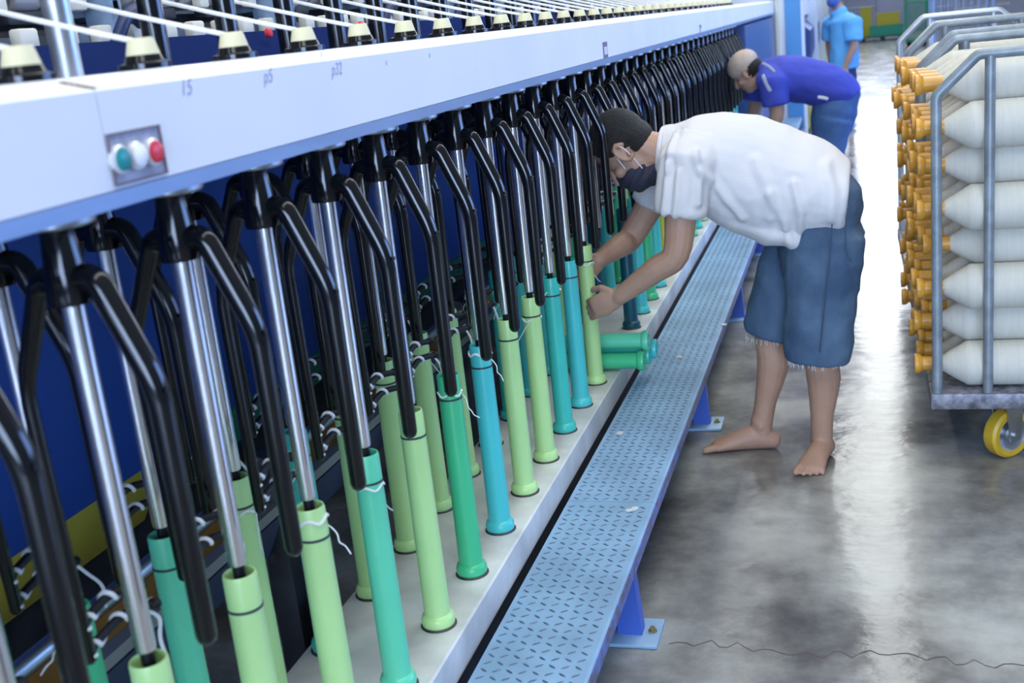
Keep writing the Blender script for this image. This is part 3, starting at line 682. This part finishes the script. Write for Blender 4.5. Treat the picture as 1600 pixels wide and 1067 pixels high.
# head: axis from chin to crown and face normal
ha = Vector((-.84, 0, .54)).normalized(); hn = Vector((-.54, 0, -.84)).normalized(); hs = Vector((0, 1, 0))
HR = Matrix((( hn.x, hs.x, ha.x), (hn.y, hs.y, ha.y), (hn.z, hs.z, ha.z)))     # columns: face, side, crown
H = lambda f, s, c: headc+hn*f+hs*s+ha*c
def head(bm, k=1.0, H=H, HR=HR):
    blob(bm, H(-.012*k, 0, .025*k), (.095*k, .076*k, .093*k), HR, 24)
    blob(bm, H(.022*k, 0, -.045*k), (.066*k, .060*k, .078*k), HR, 20)
    blob(bm, H(.045*k, 0, -.095*k), (.036*k, .036*k, .028*k), HR, 14)
    sweep(bm, [H(.074*k, 0, .018*k), H(.092*k, 0, -.012*k), H(.102*k, 0, -.034*k)], [.010*k, .012*k, .015*k], 10)
    for s in (-1, 1):
        blob(bm, H(.076*k, s*.03*k, .028*k), (.012*k, .026*k, .009*k), HR, 10)
        blob(bm, H(.062*k, s*.044*k, -.03*k), (.02*k, .02*k, .018*k), HR, 10)
        E = [H((-.004+.020*math.cos(a))*k, s*.081*k, (-.012+.031*math.sin(a))*k) for a in [math.radians(t_) for t_ in range(-120, 150, 22)]]
        sweep(bm, E, .0062*k, 8); blob(bm, H(.004*k, s*.076*k, -.012*k), (.012*k, .007*k, .020*k), HR, 10); blob(bm, H(.006*k, s*.078*k, -.040*k), (.008*k, .006*k, .009*k), HR, 8)
    blob(bm, H(.078*k, 0, -.066*k), (.012*k, .024*k, .010*k), HR, 10)
head(body)
sweep(body, [H(-.035, 0, -.05), nt_.lerp(nk0, .5)], [.056, .060], 16)
local(fuse('body', body, .004, M_skin, who, it=2), who)
# hair cap, kept off the face
hair = bmesh.new(); blob(hair, H(-.017, 0, .033), (.097, .079, .093), HR, 28); blob(hair, H(-.045, 0, -.012), (.062, .070, .062), HR, 20)
for v in list(hair.verts):
    l = v.co-headc; f, c = l.dot(hn), l.dot(ha)
    if f > .052+.25*max(0, c-.02): v.co -= hn*(f-.052-.25*max(0, c-.02))*.92
local(fuse('hair', hair, .005, M_hair, who, it=2, wrinkle=lambda c: .0012*noise.noise(c*160)), who)
bm = bmesh.new()
for s in (-1, 1): blob(bm, H(.082, s*.031, .010), (.006, .012, .007), HR, 12)
local(obj('eyes', bm, M_eye, who), who)
bm = bmesh.new()
for s in (-1, 1): sweep(bm, [H(.086, s*.014, .032), H(.088, s*.03, .036), H(.078, s*.048, .030)], .0035, 8)
local(obj('eyebrows', bm, M_hair, who), who)
mk = bmesh.new(); blob(mk, H(.044, 0, -.076), (.064, .062, .060), HR, 24); blob(mk, H(.080, 0, -.055), (.034, .030, .036), HR, 16); blob(mk, H(.022, 0, -.115), (.050, .052, .034), HR, 16)
mo = local(fuse('face_mask', mk, .004, M_mask, who, it=4, wrinkle=lambda c: .0022*math.sin((c-headc).dot(ha)*210)), who)
bm = bmesh.new()
for s in (-1, 1):
    sweep(bm, smooth_path([H(.040, s*.066, -.040), H(.026, s*.0745, -.012), H(.012, s*.080, .012), H(.002, s*.083, .020), H(-.010, s*.084, .016), H(-.016, s*.082, -.005), H(-.004, s*.072, -.045), H(.014, s*.060, -.085)], 4), .0017, 6)
st = obj('ear_loop', bm, M_strap, mo); st.matrix_parent_inverse = Matrix.Translation(-who.location)
st.matrix_parent_inverse = mo.matrix_parent_inverse.copy().inverted() @ mo.matrix_parent_inverse if False else Matrix.Identity(4)
# shirt
sh = bmesh.new()
prof = [(1322, 305, .172, .105), (1295, 302, .185, .135), (1255, 294, .195, .160), (1205, 284, .195, .178), (1155, 266, .190, .176), (1110, 254, .185, .158), (1072, 246, .165, .128), (1046, 240, .105, .092), (1032, 238, .074, .080)]
pts = smooth_path([P1(a, b, 3.59) for a, b, c, d in prof], 3)
rads = []
for i in range(len(pts)):
    u = i/3; k = min(int(u), len(prof)-2); f = u-k
    rads.append((prof[k][2]*(1-f)+prof[k+1][2]*f, prof[k][3]*(1-f)+prof[k+1][3]*f))
sweep(sh, pts, rads, 28, ref=(0, 1, 0), cap='flat')
# hanging front of the shirt and its hem
sweep(sh, [P1(1150, 330, 3.59), P1(1200, 350, 3.59), P1(1248, 362, 3.58)], [(.13, .05), (.15, .052), (.15, .045)], 20, ref=(0, 1, 0))
for s, e_, hem in ((shN, elN, P1(1062, 336, 3.40)), (shF, elF, P1(1022, 322, 3.745))):
    sweep(sh, [s.lerp(ch, .35)+Vector((0, 0, .01)), s+Vector((0, 0, .0)), s.lerp(hem, .6), hem], [.105, .088, .080, .076], 18, cap='flat')
folds = [([(1100, 262), (1128, 300), (1160, 340)], .010, .011), ([(1240, 285), (1252, 330), (1246, 385)], .012, .010), ([(1205, 300), (1225, 345), (1236, 388)], .011, .012),
         ([(1048, 250), (1046, 300), (1042, 338)], .009, .008), ([(1066, 262), (1064, 305), (1060, 334)], .009, .008), ([(1090, 235), (1098, 270), (1094, 312)], .012, .009), ([(1180, 250), (1200, 290), (1205, 340)], .008, .014), ([(1290, 262), (1300, 300), (1296, 340)], .008, .013), ([(1052, 215), (1048, 240), (1050, 262)], .007, .008)]
folds = [([(P1(a, b, 3.42).x, P1(a, b, 3.42).z) for a, b in f], am, wd) for f, am, wd in folds]
def fold(c):
    if c.y > 3.56: return 0
    t_ = 0
    for f, am, wd in folds:
        dm = 9
        for (x0, z0), (x1, z1) in zip(f, f[1:]):
            dx, dz = x1-x0, z1-z0; u = max(0, min(1, ((c.x-x0)*dx+(c.z-z0)*dz)/(dx*dx+dz*dz)))
            dm = min(dm, math.hypot(c.x-x0-u*dx, c.z-z0-u*dz))
        t_ += .75*am*(math.exp(-(dm/wd)**2)-.45*math.exp(-((dm-2*wd)/wd)**2))
    return t_
def shirt_w(c):
    return shirt_n(c)+fold(c)
def shirt_n(c):
    return .0085*(1-2*abs(noise.noise(Vector((c.x*8-c.z*6, c.y*4, c.z*5+c.x*5)))))*(.4+.6*max(0, min(1, (ab.z+.02-c.z)*9)))+.003*noise.noise(c*14)
so = local(fuse('t_shirt', sh, .007, M_shirt, who, it=5, wrinkle=shirt_w), who)
# collar band
bm = bmesh.new(); cc = P1(1034, 238, 3.575); ring = []
ax = (P1(1018, 238, 3.56)-cc).normalized(); u = Vector((0, 1, 0)); v = ax.cross(u)
for k in range(25):
    a = 2*math.pi*k/24; ring.append(cc+u*.078*math.cos(a)+v*.083*math.sin(a))
sweep(bm, ring, .008, 8); local(obj('collar', bm, M_shirt, who), who)
# denim shorts
dn = bmesh.new()
sweep(dn, smooth_path([P1(1297, 315, 3.60), P1(1289, 352, 3.60), P1(1278, 400, 3.60)], 3), [(.155, .100)]*3+[(.178, .119)]*3+[(.172, .122)], 24, ref=(0, 1, 0))
for a, kx, hm, w0 in ((P1(1290, 370, 3.52), P1(1283, 460, 3.50), P1(1277, 562, 3.495), .108), (P1(1262, 370, 3.68), P1(1230, 450, 3.67), P1(1209, 524, 3.665), .104)):
    sweep(dn, smooth_path([a+Vector((.005, 0, .07)), a, kx, hm], 4), [(.070, .085)]*4+[(.100, .116)]*4+[(.094, .106)]*4+[(.088, .097)], 22, ref=(0, 1, 0), cap='flat')
def denim_w(c): return .0035*(1-2*abs(noise.noise(Vector((c.x*8, c.y*8, c.z*12+c.x*6)))))+.002*noise.noise(c*22)
do = local(fuse('denim_shorts', dn, .006, M_denim, who, it=9, wrinkle=denim_w), who)
bm = bmesh.new()
for (c, rx, ry) in ((P1(1277, 561, 3.495), .090, .099), (P1(1209, 524, 3.665), .090, .099)):
    for k in range(46):
        a = k/46*6.283+rb.uniform(-.08, .08); p = c+Vector((rx*.96*math.sin(a)*1.05, ry*.86*math.cos(a), 0)); L = rb.uniform(.002, .013)
        sweep(bm, [p+Vector((0, 0, .008)), p+Vector((rb.uniform(-.004, .004), rb.uniform(-.004, .004), -L))], .0011, 5)
fr = obj('frayed_hem', bm, M_thread, do); fr['label'] = 'frayed pale hem threads'
# side seam of the near leg
bm = bmesh.new()
seam = [P1(a, b, 3.50-.113) for a, b in ((1300, 350), (1297, 400), (1291, 450), (1286, 500), (1281, 550))]
sweep(bm, smooth_path(seam, 4), .0022, 6)
obj('side_seam', bm, mat('denim_seam', (0.03, 0.06, 0.11), 0.8), do)
bm = bmesh.new(); sweep(bm, smooth_path([P1(a, b, 3.50-.098) for a, b in ((1322, 338), (1321, 370), (1323, 395), (1330, 408))], 4), .0022, 6); obj('pocket_seam', bm, bpy.data.materials['denim_seam'], do)

# --- the worker in the blue shirt
w2 = thing('person', 'person in royal blue shirt, jeans and beige cap bending towards the far bobbins', 'person', (-.3, 7.15, 0))
A = lambda px, py, y=7.15: at(px, py, y)
bd = bmesh.new()
hip2 = A(1309, 162)
feet = [Vector((-.22, 7.02, 0)), Vector((-.30, 7.30, 0))]
for s, ft in zip((-.085, .085), feet):
    h_ = Vector((hip2.x-.02, 7.15+s, hip2.z-.02)); kn = Vector((h_.x-.09, 7.15+s*1.1, .45)); an = Vector((ft.x+.02, ft.y, .08))
    leg(bd, h_, kn, an, Vector((1, 0, 0))); foot(bd, Vector((ft.x+.07, ft.y, 0)), Vector((ft.x-.16, ft.y, 0)), 1 if s > 0 else -1)
ch2 = A(1205, 118); nk2 = A(1188, 122)
sweep(bd, [A(1290, 150), A(1255, 125), ch2, nk2], [(.11, .08), (.13, .09), (.14, .09), (.06, .06)], 16, ref=(0, 1, 0))
for s, e_, w_ in ((A(1208, 130, 6.98), A(1214, 178, 6.97), A(1196, 232, 7.02)), (A(1186, 128, 7.33), A(1180, 168, 7.33), A(1168, 222, 7.25))):
    arm(bd, s, e_, w_); hand(bd, w_, (w_-e_).normalized()+Vector((-.3, 0, 0)), (0, -1 if s.y < 7.15 else 1, 0), (1, 0, .2), (.3, .5, .4))
headc2 = A(1166, 112, 7.15); ha2 = Vector((-.62, 0, .78)).normalized(); hn2 = Vector((-.78, 0, -.62)).normalized()
HR2 = Matrix(((hn2.x, 0, ha2.x), (hn2.y, 1, ha2.y), (hn2.z, 0, ha2.z)))
H2 = lambda f, s, c: headc2+hn2*f+Vector((0, 1, 0))*s+ha2*c
head(bd, .98, H2, HR2); sweep(bd, [H2(-.04, 0, -.06), nk2], [.056, .06], 14)
local(fuse('body', bd, .007, M_skin2, w2, it=3), w2)
bm = bmesh.new(); blob(bm, H2(-.03, 0, .0), (.078, .078, .075), HR2, 20); local(obj('hair', bm, M_hair, w2), w2)
bm = bmesh.new(); blob(bm, H2(-.012, 0, .048), (.102, .086, .080), HR2, 24)
local(fuse('cap', bm, .006, mat('beige_cap', (0.50, 0.40, 0.33), 0.85, var=.1, scale=20), w2, it=2), w2)
bm = bmesh.new(); p2 = [(1322, 158, .14, .105), (1310, 145, .165, .126), (1290, 135, .175, .134), (1255, 125, .178, .135), (1220, 122, .19, .135), (1200, 121, .15, .110), (1187, 122, .075, .078)]
pts = smooth_path([A(a, b) for a, b, c, d in p2], 3); rads = []
for i in range(len(pts)):
    u = i/3; k = min(int(u), len(p2)-2); f = u-k; rads.append((p2[k][2]*(1-f)+p2[k+1][2]*f, p2[k][3]*(1-f)+p2[k+1][3]*f))
sweep(bm, pts, rads, 22, ref=(0, 1, 0), cap='flat')
for s, e_ in ((A(1208, 130, 6.98), A(1214, 178, 6.97)), (A(1186, 128, 7.33), A(1180, 168, 7.33))):
    sweep(bm, [s.lerp(ch2, .4), s, s.lerp(e_, .72)], [.10, .085, .078], 16, cap='flat')
M_bl = mat('royal_blue_shirt', (0.04, 0.06, 0.42), 0.8, bump=.1, bscale=90)
s2 = local(fuse('blue_shirt', bm, .009, M_bl, w2, it=5, wrinkle=cloth_noise(.006, 9)), w2)
tree2 = BVHTree.FromPolygons([v.co.copy() for v in s2.data.vertices], [tuple(p.vertices) for p in s2.data.polygons])
def on_cloth(tree, px, py):
    d = (CF+CR*((px-800)/F_PX)-CU*((py-533.5)/F_PX)).normalized(); h = tree.ray_cast(EYE, d)
    return h[0] if h[0] is not None else None
def ribbon(bm, tree, pts, wd):
    P = [on_cloth(tree, *p) for p in smooth_path([(a, b, 0) for a, b in pts], 4) for p in [(p.x, p.y)]]; P = [p for p in P if p is not None]
    if len(P) > 2: sweep(bm, P, [(wd, .006)]*len(P), 8, ref=(.6, 0, .6))
bm = bmesh.new(); ribbon(bm, tree2, [(1192, 99), (1201, 104), (1210, 112)], .009); ribbon(bm, tree2, [(1192, 118), (1197, 130), (1203, 142)], .012)
o = local(obj('shoulder_stripe', bm, mat('pale_stripe', (0.33, 0.38, 0.50), 0.8), w2), w2); o['label'] = 'pale stripes on the shoulder'
bm = bmesh.new()
sweep(bm, [A(1316, 150), A(1305, 168), A(1299, 196)], [(.15, .105), (.172, .135), (.165, .125)], 20, ref=(0, 1, 0))
for s, ft in zip((-.085, .085), feet):
    h_ = Vector((hip2.x-.02, 7.15+s, hip2.z-.08)); kn = Vector((h_.x-.07, 7.15+s*1.1, .45)); an = Vector((ft.x+.02, ft.y, .10))
    sweep(bm, smooth_path([h_, kn, an], 4), [.105]*4+[.088]*4+[.075], 18, cap='flat')
local(fuse('jeans', bm, .009, mat('blue_jeans', (0.03, 0.085, 0.24), 0.8, col2=(0.06, 0.14, 0.34), scale=6), w2, it=4, wrinkle=cloth_noise(.005, 8)), w2)
bm = bmesh.new(); ribbon(bm, tree2, [(1279, 151), (1286, 152), (1293, 154)], .012); local(obj('shirt_tail', bm, M_strap, w2), w2)

# --- the worker standing far down the aisle
w3 = thing('person', 'person in light blue shirt, dark shorts and white shoes standing far down the aisle', 'person', (-.1, 13.0, 0))
B = lambda px, py, y=13.0: at(px, py, y)
bd = bmesh.new(); hip3 = B(1318, 110)
ft3 = [Vector((-.17, 12.86, 0)), Vector((-.04, 13.12, 0))]
for s, ft in zip((-.08, .08), ft3):
    h_ = Vector((hip3.x+s*.4, 13+s, hip3.z)); kn = Vector((h_.x+.01, 13+s, .44)); leg(bd, h_, kn, Vector((ft.x+.02, ft.y, .08)), Vector((1, 0, 0)))
ch3 = B(1318, 40)
sweep(bd, [hip3, B(1319, 75), ch3, B(1312, 18), B(1306, 6)], [(.15, .11), (.14, .11), (.15, .11), (.07, .07), (.055, .055)], 16, ref=(0, 1, 0))
for s, e_, w_ in ((B(1333, 35, 12.8), B(1334, 72, 12.76), B(1321, 104, 12.76)), (B(1298, 35, 13.2), B(1296, 70, 13.24), B(1300, 104, 13.22))):
    arm(bd, s, e_, w_); sweep(bd, [s, ch3], [.06, .08], 12); hand(bd, w_, (-.1, -.1, -1), (.4, -1, 0), (-1, -.3, 0), (.25, .35, .3))
headc3 = B(1304, -8, 12.97); ha3 = Vector((-.1, 0, 1)).normalized(); hn3 = Vector((-.5, -.86, -.05)); hn3 = (hn3-ha3*hn3.dot(ha3)).normalized(); hs3 = ha3.cross(hn3)
HR3 = Matrix(((hn3.x, hs3.x, ha3.x), (hn3.y, hs3.y, ha3.y), (hn3.z, hs3.z, ha3.z)))
H3 = lambda f, s, c: headc3+hn3*f+hs3*s+ha3*c
head(bd, 1.0, H3, HR3); local(fuse('body', bd, .008, M_skin2, w3, it=3), w3)
bm = bmesh.new(); blob(bm, H3(-.02, 0, .04), (.095, .080, .09), HR3, 20); local(obj('hair', bm, M_hair, w3), w3)
bm = bmesh.new(); blob(bm, H3(.050, 0, -.065), (.068, .064, .056), HR3, 20); local(obj('face_mask', bm, mat('blue_mask', (0.05, 0.11, 0.42), 0.8), w3), w3)
bm = bmesh.new(); sweep(bm, smooth_path([B(1319, 106), B(1319, 78), B(1318, 45), B(1312, 24), B(1308, 14)], 3), [(.20, .15)]*3+[(.19, .145)]*3+[(.195, .135)]*3+[(.10, .09)]*3+[(.07, .07)], 20, ref=(0, 1, 0), cap='flat')
for s, e_ in ((B(1333, 35, 12.8), B(1334, 72, 12.76)), (B(1298, 35, 13.2), B(1296, 70, 13.24))): sweep(bm, [s.lerp(ch3, .4), s, s.lerp(e_, .78)], [.11, .095, .09], 16, cap='flat')
local(fuse('light_blue_shirt', bm, .010, mat('light_blue_shirt', (0.12, 0.42, 0.80), 0.8), w3, it=4, wrinkle=cloth_noise(.007, 7)), w3)
bm = bmesh.new(); sweep(bm, [B(1319, 98), B(1318, 122)], [(.17, .13), (.175, .135)], 18, ref=(0, 1, 0))
for s, ft in zip((-.08, .08), ft3):
    h_ = Vector((hip3.x+s*.4, 13+s, hip3.z-.05)); sweep(bm, [h_, Vector((h_.x, 13+s, .47))], [.11, .095], 16, cap='flat')
local(fuse('dark_shorts', bm, .010, mat('navy_shorts', (0.02, 0.04, 0.13), 0.8), w3, it=3), w3)
for ft in ft3:
    bm = bmesh.new(); d = Vector((-.6, -.8, 0)); h_ = ft+d*-.08
    sweep(bm, [h_+Vector((0, 0, .045)), h_+d*.10+Vector((0, 0, .05)), h_+d*.20+Vector((0, 0, .035)), h_+d*.255+Vector((0, 0, .028))], [(.035, .043), (.042, .048), (.046, .033), (.04, .026)], 14, ref=(.8, -.6, 0))
    local(obj('shoe', bm, mat('white_trainer', (0.70, 0.74, 0.80), 0.6), w3), w3)

# ------------------------------------------------------------------ end cabinet and things down the aisle
t = thing('end_cabinet', 'tall white and blue headstock cabinet closing the far end of the machine', 'cabinet', (-1.0, 12.9, 0))
def loc_bm(name, bm, m, root, smooth=False):
    o = obj(name, bm, m, root, smooth); o.matrix_parent_inverse = Matrix.Translation(-root.location); return o
bm = bmesh.new(); box(bm, -2.0, -.46, 12.42, 12.72, 0, 2.2, .01); loc_bm('body', bm, mat('cabinet_white', (0.70, 0.73, 0.78), 0.4), t)
bm = bmesh.new(); box(bm, -.645, -.485, 12.405, 12.42, .12, 2.05); loc_bm('blue_door', bm, mat('cabinet_blue', (0.08, 0.30, 0.62), 0.4), t)
bm = bmesh.new(); box(bm, -.74, -.70, 12.385, 12.42, .5, 2.1, .004); loc_bm('corner_post', bm, mat('cream_post', (0.66, 0.66, 0.55), 0.5), t)
bm = bmesh.new(); sweep(bm, bent([(-.80, 12.42, 1.52), (-.80, 12.36, 1.52), (-.70, 12.36, 1.62), (-.70, 12.42, 1.62)], .02), .010, 8); loc_bm('handle', bm, M_dark, t, True)
t = thing('far_machine', 'second navy machine with yellow skirt beyond the end cabinet', 'textile machine', (-.8, 18, 0))
bm = bmesh.new(); prism(bm, [(-.50, .62), (-.42, .85), (-.42, 1.10), (-.55, 1.22), (-2, 1.22), (-2, .62)], 13.0, 24); loc_bm('body_panel', bm, M_navy, t, True)
bm = bmesh.new(); prism(bm, [(-.50, .62), (-.46, .30), (-.46, .05), (-2, .05), (-2, .62)], 13.0, 24); loc_bm('skirt', bm, mat('bright_yellow', (0.66, 0.58, 0.08), 0.45), t)
bm = bmesh.new(); box(bm, -2, -.48, 13.0, 24, 1.25, 1.5, .01); loc_bm('beam', bm, M_white, t)
for k in range(4):
    bm = bmesh.new(); box(bm, -.50, -.38, 14.6+k*2.6, 14.72+k*2.6, 0, 2.0, .006); loc_bm('post', bm, mat('pale_post', (0.55, 0.62, 0.70), 0.5) if k == 0 else bpy.data.materials['pale_post'], t)
t = thing('step_platform', 'pale step platform along the second machine down the aisle', 'step platform', (-.25, 17, 0))
bm = bmesh.new(); box(bm, -.36, -.14, 12.9, 22, .21, .25, .004); loc_bm('deck', bm, mat('pale_deck', (0.45, 0.55, 0.72), 0.4), t)
for k in range(5):
    bm = bmesh.new(); box(bm, -.28, -.22, 14.2+k*1.85, 14.26+k*1.85, 0, .21); loc_bm('post', bm, M_bench, t)

M_cage = [mat('cage_grey', (0.38, 0.42, 0.50), 0.4, 0.5), mat('cage_green', (0.03, 0.34, 0.22), 0.5), mat('cage_blue', (0.25, 0.36, 0.62), 0.5)]
def cage(label, x, y, m, wdt=.8, dep=.6, h=1.7):
    t = thing('wire_cage_trolley', label, 'trolley', (x, y, 0), 'wire cage trolleys at the far end')
    bm = bmesh.new()
    for sx in (-1, 1):
        for sy in (-1, 1): sweep(bm, [(sx*wdt/2, sy*dep/2, .12), (sx*wdt/2, sy*dep/2, h)], .02, 8, cap='flat')
    for z in (.16, h*.55, h):
        for sy in (-1, 1): sweep(bm, [(-wdt/2, sy*dep/2, z), (wdt/2, sy*dep/2, z)], .016, 8, cap='flat')
        for sx in (-1, 1): sweep(bm, [(sx*wdt/2, -dep/2, z), (sx*wdt/2, dep/2, z)], .016, 8, cap='flat')
    obj('frame', bm, m, t)
    bm = bmesh.new()
    for k in range(1, 8):
        for sy in (-1, 1): sweep(bm, [(-wdt/2+wdt*k/8, sy*dep/2, .16), (-wdt/2+wdt*k/8, sy*dep/2, h)], .008, 6, cap='flat')
    obj('mesh_side', bm, m, t)
    bm = bmesh.new(); box(bm, -wdt/2, wdt/2, -dep/2, dep/2, .12, .15); obj('deck', bm, M_dark, t, False)
    for sx in (-1, 1):
        for sy in (-1, 1):
            bm = bmesh.new(); lathe(bm, [(0, -.02), (.06, -.02), (.06, .02), (0, .02)], 14, 'Y', (sx*(wdt/2-.08), sy*(dep/2-.08), .06)); obj('wheel', bm, M_blackdull, t)
    return t
cage('green wire cage trolley standing behind the crates', 1.55, 30.5, M_cage[1], .5, .6, 1.9)
cage('grey wire cage trolley right beside the green cage', 2.15, 27.5, M_cage[0])
cage('grey wire cage trolley between the green cage and the dark cupboard', 2.35, 23.5, M_cage[0], .9)
cage('bluish wire cage trolley behind the end of the bobbin trolleys', 1.35, 16.0, M_cage[2], .7)
cage('grey wire cage trolley at the far wall behind the standing worker', .35, 39.8, M_cage[0], .9)
def crate(label, x, y, z, m, s=(.5, .4, .3)):
    t = thing('crate', label, 'crate', (x, y, z), 'crates on the floor at the far end')
    bm = bmesh.new(); a, b, c = s
    box(bm, -a/2, a/2, -b/2, b/2, 0, .02)
    for sx in (-1, 1): box(bm, sx*a/2-.012, sx*a/2+.012, -b/2, b/2, 0, c)
    for sy in (-1, 1): box(bm, -a/2, a/2, sy*b/2-.012, sy*b/2+.012, 0, c)
    obj('shell', bm, m, t, False)
    bm = bmesh.new()
    for sx in (-1, 1): box(bm, sx*a/2-.025, sx*a/2+.025, -b/2-.02, b/2+.02, c-.035, c)
    for sy in (-1, 1): box(bm, -a/2-.02, a/2+.02, sy*b/2-.025, sy*b/2+.025, c-.035, c)
    obj('rim', bm, m, t, False)
M_cy, M_cg = mat('crate_yellow', (0.70, 0.62, 0.05), 0.5), mat('crate_green', (0.04, 0.45, 0.32), 0.5)
crate('green plastic crate on the floor at the far end of the aisle', 1.0, 36.0, .12, M_cg, (.9, .5, .30))
crate('yellow plastic crate stacked on the green crate', 1.05, 36.05, .42, M_cy, (.6, .45, .34))
crate('tall yellow plastic crate standing left of the green crate', .45, 36.6, .12, M_cy, (.28, .4, .85))
bm = bmesh.new(); box(bm, .2, 1.6, 35.6, 37.0, 0.09, .12); 
for x in (.35, .9, 1.45): box(bm, x-.05, x+.05, 35.6, 37.0, 0, .09)
tag(obj('pallet', bm, M_dark, smooth=False), 'dark pallet under the yellow and green crates', 'pallet')
t = thing('dark_cupboard', 'dark maroon cupboard at the upper right behind the trolleys', 'cupboard', (2.35, 15.6, 0))
bm = bmesh.new(); box(bm, -.27, .27, -.3, .3, .05, 1.9, .01); obj('body', bm, mat('maroon_cupboard', (0.05, 0.035, 0.075), 0.5), t, False)
for s in (-1, 1):
    bm = bmesh.new(); box(bm, s*.135-.128, s*.135+.128, -.315, -.30, .1, 1.85, .004); obj('door', bm, bpy.data.materials['maroon_cupboard'], t, False)
t = thing('pale_column', 'pale concrete column at the upper right corner behind the trolleys', 'column', (3.0, 15.9, 0))
bm = bmesh.new(); box(bm, -.28, .28, -.28, .28, 0, 4.2, .015); obj('shaft', bm, mat('pale_column', (0.50, 0.49, 0.50), 0.8, var=.15, scale=3), t, False)
bm = bmesh.new(); box(bm, -.31, .31, -.31, .31, 0, .15, .015); obj('plinth', bm, M_dark, t, False)
